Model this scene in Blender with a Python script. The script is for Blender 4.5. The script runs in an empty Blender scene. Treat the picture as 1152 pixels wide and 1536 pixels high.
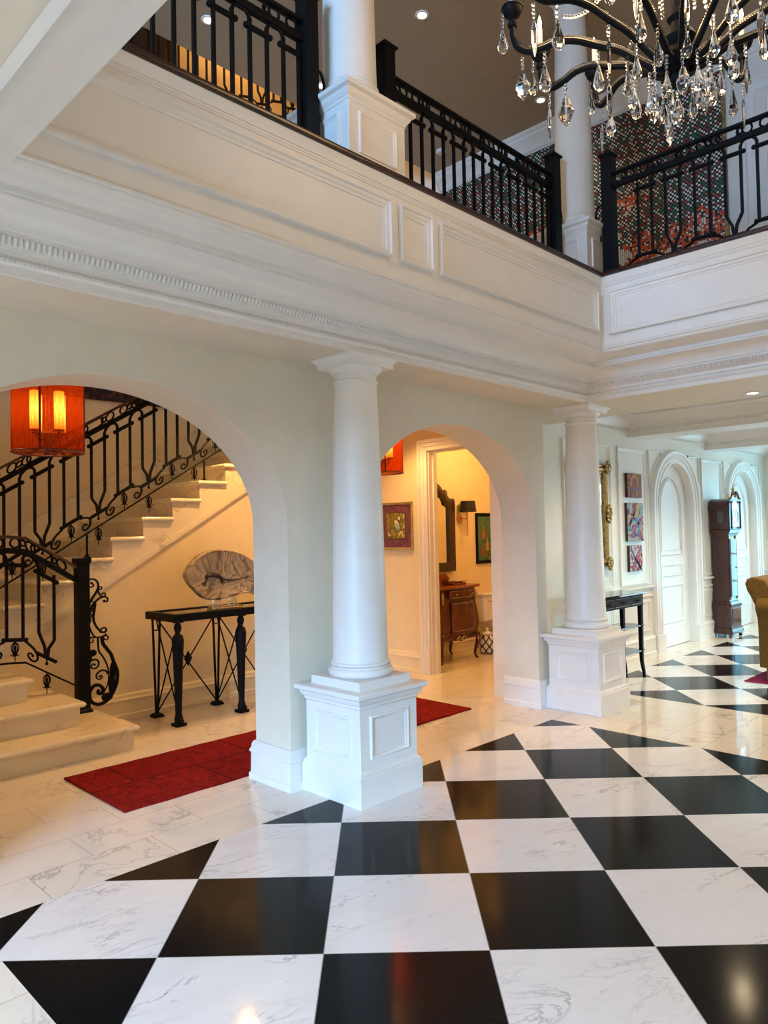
import bpy, bmesh, math, random
from mathutils import Vector, Matrix
random.seed(7)
PI = math.pi
D2 = bpy.data
COL = bpy.context.scene.collection
SC = bpy.context.scene

# ------------------------------------------------------------------ materials
class NT:
    def __init__(s, name):
        s.m = D2.materials.new(name); s.m.use_nodes = True
        s.t = s.m.node_tree; s.t.nodes.clear()
        s.out = s.t.nodes.new('ShaderNodeOutputMaterial')
    def n(s, typ, **kw):
        o = s.t.nodes.new('ShaderNode' + typ)
        for k, v in kw.items(): setattr(o, k, v)
        return o
    def link(s, a, b): s.t.links.new(a, b)
    def val(s, sock, v):
        if hasattr(v, 'is_linked') or isinstance(v, bpy.types.NodeSocket): s.link(v, sock)
        else: sock.default_value = v
    def math(s, op, a, b=0.0, c=0.0):
        o = s.n('Math', operation=op)
        s.val(o.inputs[0], a); s.val(o.inputs[1], b); s.val(o.inputs[2], c)
        return o.outputs[0]
    def mix(s, f, a, b):
        o = s.n('Mix', data_type='RGBA')
        s.val(o.inputs[0], f)
        for k, v in ((6, a), (7, b)):
            if isinstance(v, tuple): v = (*v[:3], 1)
            s.val(o.inputs[k], v)
        return o.outputs[2]
    def ramp(s, f, stops, interp='LINEAR'):
        o = s.n('ValToRGB'); e = o.color_ramp.elements; o.color_ramp.interpolation = interp
        while len(e) > len(stops): e.remove(e[-1])
        while len(e) < len(stops): e.new(1)
        for i, (p, c) in enumerate(stops):
            e[i].position = p; e[i].color = (*(c if isinstance(c, tuple) else (c, c, c))[:3], 1)
        s.val(o.inputs[0], f); return o.outputs[0]
    def noise(s, vec=None, scale=5, detail=4, rough=.5, dist=0, out=0):
        o = s.n('TexNoise'); o.inputs['Scale'].default_value = scale; o.inputs['Detail'].default_value = detail
        o.inputs['Roughness'].default_value = rough; o.inputs['Distortion'].default_value = dist
        if vec is not None: s.link(vec, o.inputs['Vector'])
        return o.outputs[out]
    def pos(s): return s.n('NewGeometry').outputs['Position']
    def obj(s): return s.n('TexCoord').outputs['Object']
    def sep(s, v):
        o = s.n('SeparateXYZ'); s.link(v, o.inputs[0]); return o.outputs
    def comb(s, x, y, z=0.0):
        o = s.n('CombineXYZ')
        for i, v in enumerate((x, y, z)): s.val(o.inputs[i], v)
        return o.outputs[0]
    def vmath(s, op, a, b):
        o = s.n('VectorMath', operation=op); s.val(o.inputs[0], a); s.val(o.inputs[1], b); return o.outputs[0]
    def white(s, vec):
        o = s.n('TexWhiteNoise'); s.link(vec, o.inputs['Vector']); return o.outputs
    def bump(s, h, strength=.3, dist=.01):
        o = s.n('Bump'); o.inputs['Strength'].default_value = strength; o.inputs['Distance'].default_value = dist
        s.link(h, o.inputs['Height']); return o.outputs[0]
    def bsdf(s, col, rough=.5, metal=0, normal=None, **kw):
        p = s.n('BsdfPrincipled')
        if isinstance(col, tuple): col = (*col[:3], 1)
        s.val(p.inputs['Base Color'], col); s.val(p.inputs['Roughness'], rough); s.val(p.inputs['Metallic'], metal)
        for k, v in kw.items():
            k = k.replace('_', ' ')
            if isinstance(v, tuple): v = (*v[:3], 1)
            s.val(p.inputs[k], v)
        if normal is not None: s.link(normal, p.inputs['Normal'])
        s.link(p.outputs[0], s.out.inputs[0]); return p

def M_plain(name, col, rough=.5, metal=0, var=.06, scale=6, **kw):
    t = NT(name)
    f = t.noise(t.obj(), scale=scale, detail=5)
    d = tuple(max(0, c * (1 - var * 2)) for c in col); e = tuple(min(1, c * (1 + var)) for c in col)
    t.bsdf(t.ramp(f, [(.3, d), (.7, e)]), rough, metal, **kw); return t.m

def M_wood(name, a, b, rough=.3, scale=9, axis=2):
    t = NT(name); mp = t.n('Mapping'); t.link(t.obj(), mp.inputs[0])
    sc = [1, 1, 1]; sc[axis] = .12; mp.inputs['Scale'].default_value = sc
    f = t.noise(mp.outputs[0], scale=scale * 2.2, detail=6, rough=.6, dist=.8)
    t.bsdf(t.ramp(f, [(.32, a), (.68, b)]), rough, Coat_Weight=.15, Coat_Roughness=.12); return t.m

def veins(t, vec, scale, base, dark, warm=None, width=.03, amt=.8):
    """white marble: faint clouds plus thin broken veins"""
    w = t.vmath('ADD', vec, t.vmath('SCALE', t.noise(vec, scale=scale * .8, detail=5, out=1), (0, 0, 0)))
    n1 = t.noise(vec, scale=scale, detail=7, rough=.6, dist=1.6)
    a = t.math('ABSOLUTE', t.math('SUBTRACT', n1, .5))
    line = t.ramp(a, [(0, 1.0), (width, 0.0)])
    brk = t.ramp(t.noise(vec, scale=scale * .9, detail=3), [(.465, 0.0), (.66, 1.0)])
    cl = t.ramp(t.noise(vec, scale=scale * 1.7, detail=6, rough=.65), [(.35, 0.0), (.8, 1.0)])
    c = t.mix(t.math('MULTIPLY', cl, .25), base, dark)
    return t.mix(t.math('MULTIPLY', t.math('MULTIPLY', line, brk), amt), c, warm or dark)

def M_marble(name, base, dark, scale=2.5, rough=.12, warm=None, stretch=(1, 1, 1), width=.03, amt=.8):
    t = NT(name); mp = t.n('Mapping'); t.link(t.pos(), mp.inputs[0]); mp.inputs['Scale'].default_value = stretch
    mp.inputs['Rotation'].default_value = (.5, .3, .6)
    t.bsdf(veins(t, mp.outputs[0], scale, base, dark, warm, width, amt), rough); return t.m

TILE = .6096
def M_checker(name, u0, v0, parity):
    t = NT(name); x, y, z = t.sep(t.pos())
    k = 1 / (math.sqrt(2) * TILE)
    u = t.math('SUBTRACT', t.math('MULTIPLY', t.math('SUBTRACT', x, y), k), u0)
    v = t.math('SUBTRACT', t.math('MULTIPLY', t.math('ADD', x, y), k), v0)
    fu, fv = t.math('FLOOR', u), t.math('FLOOR', v)
    odd = t.math('ABSOLUTE', t.math('MODULO', t.math('ADD', t.math('ADD', fu, fv), 400.0 + parity), 2.0))
    rnd = t.white(t.comb(fu, fv, 3.0))
    shift = t.vmath('SCALE', rnd[1], (0, 0, 0)); shift.node.inputs[3].default_value = 30
    # streaks run diagonally across each slab
    c1, s1 = math.cos(.5), math.sin(.5)
    q = t.comb(t.math('ADD', t.math('MULTIPLY', u, c1), t.math('MULTIPLY', v, s1)),
               t.math('MULTIPLY', t.math('SUBTRACT', t.math('MULTIPLY', v, c1), t.math('MULTIPLY', u, s1)), 2.6), 0.0)
    white = veins(t, t.vmath('ADD', q, shift), 1.15, (.80, .78, .765), (.48, .47, .48), (.26, .25, .27), .018, .8)
    black = t.ramp(t.noise(t.pos(), scale=160, detail=2), [(.35, (.004, .0042, .0045)), (.75, (.010, .0105, .011))])
    e1 = t.math('ABSOLUTE', t.math('SUBTRACT', t.math('FRACT', u), .5)); e2 = t.math('ABSOLUTE', t.math('SUBTRACT', t.math('FRACT', v), .5))
    edge = t.math('GREATER_THAN', t.math('MAXIMUM', e1, e2), .4972)
    c = t.mix(odd, black, white); c = t.mix(edge, c, (.30, .29, .27))
    r = t.math('MULTIPLY_ADD', t.noise(t.pos(), scale=7, detail=4), .05, t.math('MULTIPLY_ADD', odd, -.04, .10))
    t.bsdf(c, r, Specular_IOR_Level=t.math('MULTIPLY_ADD', odd, .35, .10)); return t.m

def M_hallstone(name):
    t = NT(name); x, y, z = t.sep(t.pos())
    rr = t.math('MULTIPLY', t.math('SUBTRACT', y, 3.265), 1 / .2985)
    row = t.math('FLOOR', rr)
    cc = t.math('ADD', t.math('MULTIPLY', t.math('SUBTRACT', x, 1.24), 1 / .607), t.math('MULTIPLY', t.math('ABSOLUTE', t.math('MODULO', row, 2.0)), .5))
    colm = t.math('FLOOR', cc)
    rnd = t.white(t.comb(row, colm, 1.0))
    sh = t.vmath('SCALE', rnd[1], (0, 0, 0)); sh.node.inputs[3].default_value = 25
    c = veins(t, t.vmath('ADD', t.pos(), sh), 1.5, (.80, .745, .655), (.58, .52, .44), (.30, .27, .23), .022, .8)
    c = t.mix(t.math('MULTIPLY', rnd[0], .22), c, (.70, .63, .53))
    e1 = t.math('ABSOLUTE', t.math('SUBTRACT', t.math('FRACT', rr), .5)); e2 = t.math('ABSOLUTE', t.math('SUBTRACT', t.math('FRACT', cc), .5))
    g = t.math('MAXIMUM', t.math('GREATER_THAN', e1, .493), t.math('GREATER_THAN', e2, .4965))
    c = t.mix(t.math('MULTIPLY', g, .75), c, (.38, .33, .27))
    t.bsdf(c, t.math('MULTIPLY_ADD', t.noise(t.pos(), scale=5), .03, .025)); return t.m

def M_mosaic():
    t = NT('mosaic_squares'); x, y, z = t.sep(t.pos()); P = .0225
    a, b = t.math('MULTIPLY', y, 1 / P), t.math('MULTIPLY', z, 1 / P)
    fa, fb = t.math('FLOOR', a), t.math('FLOOR', b)
    cell = t.comb(fa, fb, 0.0); par = t.math('ABSOLUTE', t.math('MODULO', t.math('ADD', fa, fb), 2.0))
    cp = t.vmath('SCALE', cell, (0, 0, 0)); cp.node.inputs[3].default_value = P
    rnd = t.white(cell)[0]
    n1 = t.noise(cp, scale=1.7, detail=2, dist=.6); n2 = t.noise(t.vmath('ADD', cp, (7, 3, 0)), scale=1.5, detail=2, dist=.5)
    low = t.math('SUBTRACT', 5.0, z)
    W, K = (.80, .76, .66), (.012, .010, .010)
    r2 = t.math('ADD', rnd, t.math('MULTIPLY', t.math('SUBTRACT', n1, .5), 1.1))
    dark = t.ramp(r2, [(0, (.03, .16, .06)), (.20, (.45, .04, .02)), (.34, W), (.74, (.50, .06, .03)), (.84, (.04, .20, .08)), (.92, W)], 'CONSTANT')
    warm = t.ramp(rnd, [(0, (.75, .12, .02)), (.42, W), (.58, K), (.76, (.55, .05, .02))], 'CONSTANT')
    pale = t.ramp(rnd, [(0, W), (.80, K), (.90, (.55, .08, .03))], 'CONSTANT')
    dark = t.mix(par, dark, K)
    mw = t.math('MULTIPLY', t.math('GREATER_THAN', t.math('ADD', n2, t.math('MULTIPLY', low, .16)), .56), t.math('GREATER_THAN', low, -.15))
    mp = t.math('GREATER_THAN', t.math('ADD', n1, t.math('MULTIPLY', low, .32)), .70)
    c = t.mix(mp, t.mix(mw, dark, warm), pale)
    du = t.math('SUBTRACT', t.math('FRACT', a), .5); dv = t.math('SUBTRACT', t.math('FRACT', b), .5)
    sq = t.math('MAXIMUM', t.math('ABSOLUTE', du), t.math('ABSOLUTE', dv))
    c = t.mix(t.math('GREATER_THAN', sq, .42), c, (.02, .015, .012))
    t.bsdf(c, .45); return t.m

def M_glass(name, col=(1, 1, 1), rough=0, ior=1.5):
    t = NT(name); t.bsdf(col, rough, Transmission_Weight=1.0, IOR=ior); return t.m

def M_emit(name, col, strength):
    t = NT(name); e = t.n('Emission'); e.inputs[0].default_value = (*col, 1); e.inputs[1].default_value = strength
    t.link(e.outputs[0], t.out.inputs[0]); return t.m

def M_paint(name, stops, scale=6, dist=2.5, kind='noise', rough=.5):
    t = NT(name); o = t.obj()
    f = t.noise(o, scale=scale, detail=2, dist=dist, rough=.4)
    t.bsdf(t.ramp(f, stops, 'CONSTANT' if kind == 'const' else 'LINEAR'), rough); return t.m

M = {}
M['trim'] = M_plain('white_trim_paint', (.82, .785, .735), .42, var=.015)
M['wall'] = M_plain('pale_wall_paint', (.77, .70, .565), .55, var=.02)
M['hallwall'] = M_plain('cream_hall_paint', (.80, .67, .43), .6, var=.02)
M['cream'] = M_plain('cream_panel_paint', (.80, .77, .69), .45, var=.02)
M['pow'] = M_plain('powder_room_paint', (.78, .66, .43), .6, var=.03)
M['ceil'] = M_plain('ceiling_paint', (.73, .64, .51), .6, var=.02)
M['taupe'] = M_plain('taupe_ceiling_paint', (.41, .30, .20), .55, var=.02)
M['iron'] = M_plain('black_wrought_iron', (.003, .003, .004), .55, 0, var=.2, Specular_IOR_Level=.15)
M['ironbrown'] = M_plain('mahogany_cap', (.06, .016, .008), .3, 0, var=.2)
M['nosing'] = M_wood('dark_mahogany', (.018, .006, .003), (.055, .017, .008), .25, 9, 0)
M['clock'] = M_wood('red_mahogany', (.026, .005, .0025), (.070, .013, .006), .22, 7, 2)
M['vanity'] = M_wood('cherry_veneer', (.05, .009, .006), (.13, .022, .013), .22, 7, 2)
M['vantop'] = M_marble('red_marble', (.22, .055, .025), (.12, .02, .012), 6, .12, (.45, .2, .1))
M['mwood'] = M_wood('black_brown_wood', (.012, .005, .003), (.035, .013, .008), .3, 8, 2)
M['blackl'] = M_plain('black_lacquer', (.004, .004, .005), .5, 0, var=.2, Specular_IOR_Level=.1)
M['gold'] = M_plain('antique_gold', (.42, .27, .09), .38, .75, var=.25, scale=25)
M['palegold'] = M_plain('pale_gilt', (.52, .42, .20), .42, .5, var=.2, scale=30)
M['brass'] = M_plain('brass', (.62, .42, .16), .25, 1, var=.1)
M['copper'] = M_plain('copper_brass', (.55, .27, .12), .28, 1, var=.1)
M['chk'] = M_checker('checker_marble_foyer', -2.393, 3.480, 0)
M['chk2'] = M_checker('checker_marble_gallery', .528, .404, 1)
M['stone'] = M_hallstone('pale_marble_slabs')
M['smar'] = M_marble('stair_marble', (.80, .70, .50), (.56, .47, .34), 1.8, .16, (.30, .24, .16), (1, 1, 1.2), .028, .8)
M['smar2'] = M_marble('stair_tread_marble', (.84, .76, .57), (.64, .54, .38), 1.6, .14, (.40, .33, .24), (1, 1, 1), .02, .6)
M['mosaic'] = M_mosaic()
M['crystal'] = M_glass('crystal', (1, 1, 1), 0, 1.52)
M['bead'] = M_glass('bead_glass', (1, .97, .9), .05, 1.5)
M['candle'] = M_plain('ivory_candle_sleeve', (.85, .78, .6), .5, 0, var=.03)
M['flame'] = M_emit('candle_bulb', (1, .62, .26), 26)
M['mirror'] = M_plain('mirror_silver', (.85, .85, .83), .03, 1, var=.01)
M['ceramic'] = M_plain('white_ceramic', (.80, .77, .70), .12, 0, var=.02)
M['glass'] = M_glass('clear_glass', (.95, .97, .97), .02, 1.45)
M['blackcloth'] = M_plain('black_shade_cloth', (.012, .012, .012), .8, 0, var=.2)
M['led'] = M_emit('downlight_lens', (1, .86, .62), 14)
M['dark'] = M_plain('dark_recess', (.015, .013, .012), .7)

def M_rug(name, a, b, c, scale):
    t = NT(name); o = t.obj()
    v = t.n('TexVoronoi', feature='F1', distance='CHEBYCHEV'); v.inputs['Scale'].default_value = scale; t.link(o, v.inputs['Vector'])
    br = t.n('TexBrick'); br.inputs['Scale'].default_value = .58; br.inputs['Mortar Size'].default_value = .004
    br.inputs['Color1'].default_value = (*a, 1); br.inputs['Color2'].default_value = (*b, 1); br.inputs['Mortar'].default_value = (*c, 1)
    t.link(o, br.inputs['Vector'])
    n = t.noise(o, scale=15, detail=6, rough=.7, dist=1.5)
    col = t.mix(t.ramp(n, [(.40, 0.0), (.66, .8)]), br.outputs[0], c)
    t.bsdf(col, .95, normal=t.bump(t.noise(o, scale=220, detail=2), .6, .01), Specular_IOR_Level=.1); return t.m
M['rug'] = M_rug('red_patchwork_pile', (.30, .012, .007), (.19, .007, .005), (.08, .003, .003), 5)
M['rug2'] = M_rug('crimson_pile', (.28, .01, .06), (.24, .008, .05), (.16, .01, .05), 5)

def M_velvet():
    t = NT('gold_velvet'); o = t.obj()
    n = t.noise(o, scale=60, detail=5)
    t.bsdf(t.ramp(n, [(.3, (.105, .048, .006)), (.7, (.19, .095, .014))]), .8, Sheen_Weight=.25, Sheen_Roughness=.4, Sheen_Tint=(.7, .4, .1), Specular_IOR_Level=.2); return t.m
M['velvet'] = M_velvet()

def M_agate():
    t = NT('banded_brown_stone'); o = t.obj()
    n = t.noise(o, scale=2.6, detail=3, dist=1.6, rough=.5)
    c = t.ramp(n, [(.26, (.14, .10, .055)), (.36, (.34, .26, .15)), (.43, (.60, .46, .27)), (.465, (.20, .12, .06)), (.49, (.58, .44, .26)), (.55, (.42, .30, .17)), (.585, (.16, .105, .06)), (.615, (.40, .30, .18)), (.70, (.27, .205, .125))])
    f = t.noise(o, scale=22, detail=6, rough=.7)
    c = t.mix(t.ramp(f, [(.45, 0.0), (.75, .5)]), c, (.12, .085, .05))
    t.bsdf(c, .3); return t.m
M['agate'] = M_agate()

def M_shade():
    t = NT('orange_sheer_shade'); x, y, z = t.sep(t.obj())
    ang = t.math('ARCTAN2', y, x)
    q = t.comb(t.math('MULTIPLY', ang, 1.0), t.math('MULTIPLY', z, .9), 0.0)
    wv = t.n('TexWave', wave_type='BANDS'); wv.inputs['Scale'].default_value = 9; wv.inputs['Distortion'].default_value = 5; wv.inputs['Detail'].default_value = 1
    wv.inputs['Detail Scale'].default_value = .5
    t.link(q, wv.inputs['Vector'])
    col = t.mix(wv.outputs['Fac'], (.90, .17, .03), (.62, .07, .012))
    tr = t.n('BsdfTransparent'); t.link(t.mix(wv.outputs['Fac'], (.98, .42, .12), (.80, .20, .04)), tr.inputs[0])
    tl = t.n('BsdfTranslucent'); t.link(col, tl.inputs[0])
    df = t.n('BsdfDiffuse'); t.link(col, df.inputs[0])
    m1 = t.n('MixShader'); m1.inputs[0].default_value = .4; t.link(tl.outputs[0], m1.inputs[1]); t.link(df.outputs[0], m1.inputs[2])
    m2 = t.n('MixShader'); t.val(m2.inputs[0], t.math('MULTIPLY_ADD', wv.outputs['Fac'], -.16, .80)); t.link(tr.outputs[0], m2.inputs[2]); t.link(m1.outputs[0], m2.inputs[1])
    t.link(m2.outputs[0], t.out.inputs[0]); return t.m
M['shade'] = M_shade()
def M_lampcandle():
    t = NT('glowing_alabaster_tube'); x, y, z = t.sep(t.obj())
    f = t.math('SUBTRACT', 1.0, t.math('MULTIPLY', t.math('ABSOLUTE', t.math('SUBTRACT', z, .275)), 6.5))
    n = t.noise(t.obj(), scale=30, detail=3)
    s = t.math('MULTIPLY_ADD', t.math('MAXIMUM', f, 0.12), 9.0, t.math('MULTIPLY', n, .6))
    e = t.n('Emission'); t.link(t.ramp(f, [(0, (1, .36, .05)), (1, (1, .62, .22))]), e.inputs[0]); t.link(s, e.inputs[1])
    t.link(e.outputs[0], t.out.inputs[0]); return t.m
M['tube'] = M_lampcandle()
M['lampframe'] = M_plain('dark_red_frame', (.14, .012, .006), .4)

# ------------------------------------------------------------------ mesh builder
class MB:
    def __init__(s): s.v = []; s.f = []; s.mi = []; s.cur = 0
    def add(s, vs, fs):
        k = len(s.v); s.v += [tuple(p) for p in vs]
        for f in fs: s.f.append([i + k for i in f]); s.mi.append(s.cur)
        return s
    def box(s, x0, x1, y0, y1, z0, z1):
        x0, x1 = min(x0, x1), max(x0, x1); y0, y1 = min(y0, y1), max(y0, y1); z0, z1 = min(z0, z1), max(z0, z1)
        v = [(x, y, z) for z in (z0, z1) for (x, y) in ((x0, y0), (x1, y0), (x1, y1), (x0, y1))]
        return s.add(v, [(3, 2, 1, 0), (4, 5, 6, 7), (0, 1, 5, 4), (1, 2, 6, 5), (2, 3, 7, 6), (3, 0, 4, 7)])
    def quad(s, a, b, c, d): return s.add([a, b, c, d], [(0, 1, 2, 3)])
    def prism(s, poly, m, t0, t1):
        """poly: 2-D outline, m(a, b, t) -> point, extruded from t0 to t1"""
        n = len(poly)
        v = [m(a, b, t0) for a, b in poly] + [m(a, b, t1) for a, b in poly]
        f = [tuple(range(n - 1, -1, -1)), tuple(range(n, 2 * n))]
        f += [(i, (i + 1) % n, n + (i + 1) % n, n + i) for i in range(n)]
        return s.add(v, f)
    def lathe(s, prof, c=(0, 0), n=32, sq=None, a0=0, cap=True, fn=None):
        """prof: [(r, z)]; sq = 4 gives a square section"""
        n = sq or n
        off = PI / 4 if sq == 4 else a0
        kk = math.sqrt(2) if sq == 4 else 1
        v = []
        for r, z in prof:
            for i in range(n):
                a = off + 2 * PI * i / n
                p = (c[0] + kk * r * math.cos(a), c[1] + kk * r * math.sin(a), z)
                v.append(fn(p) if fn else p)
        f = []
        for j in range(len(prof) - 1):
            for i in range(n):
                a, b = j * n + i, j * n + (i + 1) % n
                f.append((a, b, b + n, a + n))
        if cap: f.append(tuple(range(n - 1, -1, -1))); f.append(tuple((len(prof) - 1) * n + i for i in range(n)))
        return s.add(v, f)
    def tube(s, pts, r, n=6, closed=False, cap=True, flat=None):
        pts = [Vector(p) for p in pts]; m = len(pts)
        R = r if isinstance(r, (list, tuple)) else [r] * m
        T = []
        for i in range(m):
            a = pts[(i - 1) % m] if (closed or i > 0) else pts[i]
            b = pts[(i + 1) % m] if (closed or i < m - 1) else pts[i]
            d = b - a
            T.append(d.normalized() if d.length > 1e-9 else Vector((0, 0, 1)))
        up = Vector((0, 0, 1)) if abs(T[0].z) < .9 else Vector((1, 0, 0))
        N = (up - T[0] * up.dot(T[0])).normalized()
        v = []
        for i in range(m):
            N = (N - T[i] * N.dot(T[i]))
            N = N.normalized() if N.length > 1e-6 else T[i].orthogonal().normalized()
            B = T[i].cross(N)
            for k in range(n):
                a = 2 * PI * (k + .5) / n
                v.append(pts[i] + (N * math.cos(a) + B * math.sin(a)) * R[i])
        f = []
        rng = m if closed else m - 1
        for i in range(rng):
            for k in range(n):
                a, b = i * n + k, i * n + (k + 1) % n; c, d = ((i + 1) % m) * n + (k + 1) % n, ((i + 1) % m) * n + k
                f.append((a, b, c, d))
        if cap and not closed: f.append(tuple(range(n - 1, -1, -1))); f.append(tuple((m - 1) * n + k for k in range(n)))
        return s.add(v, f)
    def ball(s, c, r, n=8, m=6, sc=(1, 1, 1)):
        v = [(c[0], c[1], c[2] - r * sc[2])]
        for j in range(1, m):
            t = PI * j / m
            for i in range(n):
                a = 2 * PI * i / n
                v.append((c[0] + r * sc[0] * math.sin(t) * math.cos(a), c[1] + r * sc[1] * math.sin(t) * math.sin(a), c[2] - r * sc[2] * math.cos(t)))
        v.append((c[0], c[1], c[2] + r * sc[2]))
        f = [(0, 1 + (i + 1) % n, 1 + i) for i in range(n)]
        for j in range(m - 2):
            for i in range(n):
                a, b = 1 + j * n + i, 1 + j * n + (i + 1) % n
                f.append((a, b, b + n, a + n))
        L = len(v) - 1; k = 1 + (m - 2) * n
        f += [(L, k + i, k + (i + 1) % n) for i in range(n)]
        return s.add(v, f)
    def sweep(s, path, prof, closed=False, flip=1):
        """path: [(x, y)]; prof: [(d, z)] with d to the LEFT of travel (flip = -1: right); mitred corners"""
        m = len(path); P = [Vector((p[0], p[1])) for p in path]
        nor = []
        for i in range(m if closed else m - 1):
            d = (P[(i + 1) % m] - P[i]).normalized(); nor.append(Vector((-d.y, d.x)) * flip)
        off = []
        for i in range(m):
            if closed: a, b = nor[i - 1], nor[i]
            else: a, b = nor[max(i - 1, 0)], nor[min(i, m - 2)]
            q = (a + b); q = q / max(.2, (1 + a.dot(b))); off.append(q)
        k = len(prof); v = []
        for i in range(m):
            for d, z in prof: v.append((P[i].x + off[i].x * d, P[i].y + off[i].y * d, z))
        f = []
        for i in range(m if closed else m - 1):
            for j in range(k - 1):
                a = i * k + j; b = ((i + 1) % m) * k + j
                f.append((a, b, b + 1, a + 1))
        if not closed:
            f.append(tuple(range(k))); f.append(tuple((m - 1) * k + j for j in range(k - 1, -1, -1)))
        return s.add(v, f)
    def build(s, name, mat, parent=None, smooth=38, local=False, bevel=0, kind=None):
        me = D2.meshes.new(name)
        vs = s.v; base = Vector((0, 0, 0))
        if parent is None and not local:
            xs = [p[0] for p in vs]; ys = [p[1] for p in vs]
            base = Vector(((min(xs) + max(xs)) / 2, (min(ys) + max(ys)) / 2, min(p[2] for p in vs)))
            vs = [(p[0] - base.x, p[1] - base.y, p[2] - base.z) for p in vs]
        me.from_pydata(vs, [], s.f)
        mats = mat if isinstance(mat, (list, tuple)) else [mat]
        for q in mats: me.materials.append(M[q] if isinstance(q, str) else q)
        if len(mats) > 1: me.polygons.foreach_set('material_index', s.mi)
        b = bmesh.new(); b.from_mesh(me)
        bmesh.ops.recalc_face_normals(b, faces=b.faces)
        if smooth:
            th = math.radians(smooth)
            for f in b.faces: f.smooth = True
            for e in b.edges:
                if len(e.link_faces) != 2 or e.calc_face_angle(0) > th: e.smooth = False
        b.to_mesh(me); b.free()
        o = D2.objects.new(name, me); COL.objects.link(o)
        if bevel:
            bv = o.modifiers.new('edge', 'BEVEL'); bv.width = bevel; bv.segments = 2; bv.limit_method = 'ANGLE'; bv.angle_limit = math.radians(50)
        if parent is None: o.location = base
        else:
            o.parent = parent
            if not local: o.matrix_parent_inverse = inv(parent)
        if kind: o['kind'] = kind
        return o
def inv(p):
    """parts are built in world coordinates: undo the origin of an unrotated top-level parent"""
    return Matrix.Translation(-Vector(p.location)) if p.parent is None else Matrix.Identity(4)
def tag(o, label, cat, group=None, kind=None):
    o['label'] = label; o['category'] = cat
    if group: o['group'] = group
    if kind: o['kind'] = kind
    return o
def thing(name, label, cat, loc, group=None, rotz=0):
    o = D2.objects.new(name, None); COL.objects.link(o); o.location = loc; o.rotation_euler[2] = rotz
    o.empty_display_size = .1
    return tag(o, label, cat, group, 'thing')
def copy_tree(o, loc, label=None):
    c = o.copy(); COL.objects.link(c); c.location = loc
    if label: c['label'] = label
    def rec(src, dst):
        for ch in [q for q in D2.objects if q.parent is src]:
            d = ch.copy(); COL.objects.link(d); d.parent = dst; rec(ch, d)
    rec(o, c); return c
def struct(mb, name, mat, **kw): return mb.build(name, mat, kind='structure', **kw)
def frame_ring(mb, m, a0, a1, b0, b1, w, t, prof=None):
    """raised mitred picture-frame moulding; m(a, b, t) maps to the world, t outward"""
    prof = prof or [(0, 0), (0, t), (w * .22, t), (w * .32, t * .6), (w * .62, t * .55), (w * .78, t * .25), (w, t * .2), (w, 0)]
    R = [(a0, b0), (a1, b0), (a1, b1), (a0, b1)]; S = [(1, 1), (-1, 1), (-1, -1), (1, -1)]
    k = len(prof); v = []
    for (a, b), (sa, sb) in zip(R, S):
        for d, h in prof: v.append(m(a + sa * d, b + sb * d, h))
    f = []
    for i in range(4):
        for j in range(k - 1):
            p = i * k + j; q = ((i + 1) % 4) * k + j; f.append((p, q, q + 1, p + 1))
    mb.add(v, f)
def arc(c, r, a0, a1, n=10, rz=None):
    rz = rz or r
    return [(c[0] + r * math.cos(math.radians(a0 + (a1 - a0) * i / n)), c[1] + rz * math.sin(math.radians(a0 + (a1 - a0) * i / n))) for i in range(n + 1)]
def spiral(c, r0, r1, a0, a1, n=22):
    out = []
    for i in range(n + 1):
        u = i / n; r = r0 + (r1 - r0) * u; a = math.radians(a0 + (a1 - a0) * u); out.append((c[0] + r * math.cos(a), c[1] + r * math.sin(a)))
    return out
def catmull(p, n=6):
    out = []
    for i in range(len(p) - 1):
        a, b, c, d = [Vector(p[max(0, min(len(p) - 1, i + k))]) for k in (-1, 0, 1, 2)]
        for j in range(n):
            t = j / n
            out.append(tuple(.5 * ((2 * b) + (c - a) * t + (2 * a - 5 * b + 4 * c - d) * t * t + (3 * b - a - 3 * c + d) * t ** 3)))
    return out + [tuple(p[-1])]

# ------------------------------------------------------------------ the room shell
XE, YS = -3.6, -3.6            # entry wall and the unseen side of the foyer
XF = 12.95                     # far end of the gallery
ZS, Z2, ZC = 2.60, 3.49, 6.30  # soffit, upper floor, upper ceiling
VX0, VX1, VY0, VY1 = .925, 5.195, -.20, 2.74    # the void

f = MB()
f.cur = 0; f.box(.93, 5.18, YS, 3.265, -.06, 0)
f.cur = 1; f.box(6.42, XF, YS, 3.675, -.06, 0)
f.cur = 2
f.box(XE, .93, YS, 3.265, -.06, 0); f.box(5.18, 6.42, YS, 3.265, -.06, 0)
f.box(XE, 6.42, 3.265, 7.35, -.06, 0); f.box(6.42, XF, 3.675, 4.6, -.06, 0); f.box(6.42, XF, 4.6, 7.35, -.06, 0)
struct(f, 'floor', ['chk', 'chk2', 'stone'], smooth=0)

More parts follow.
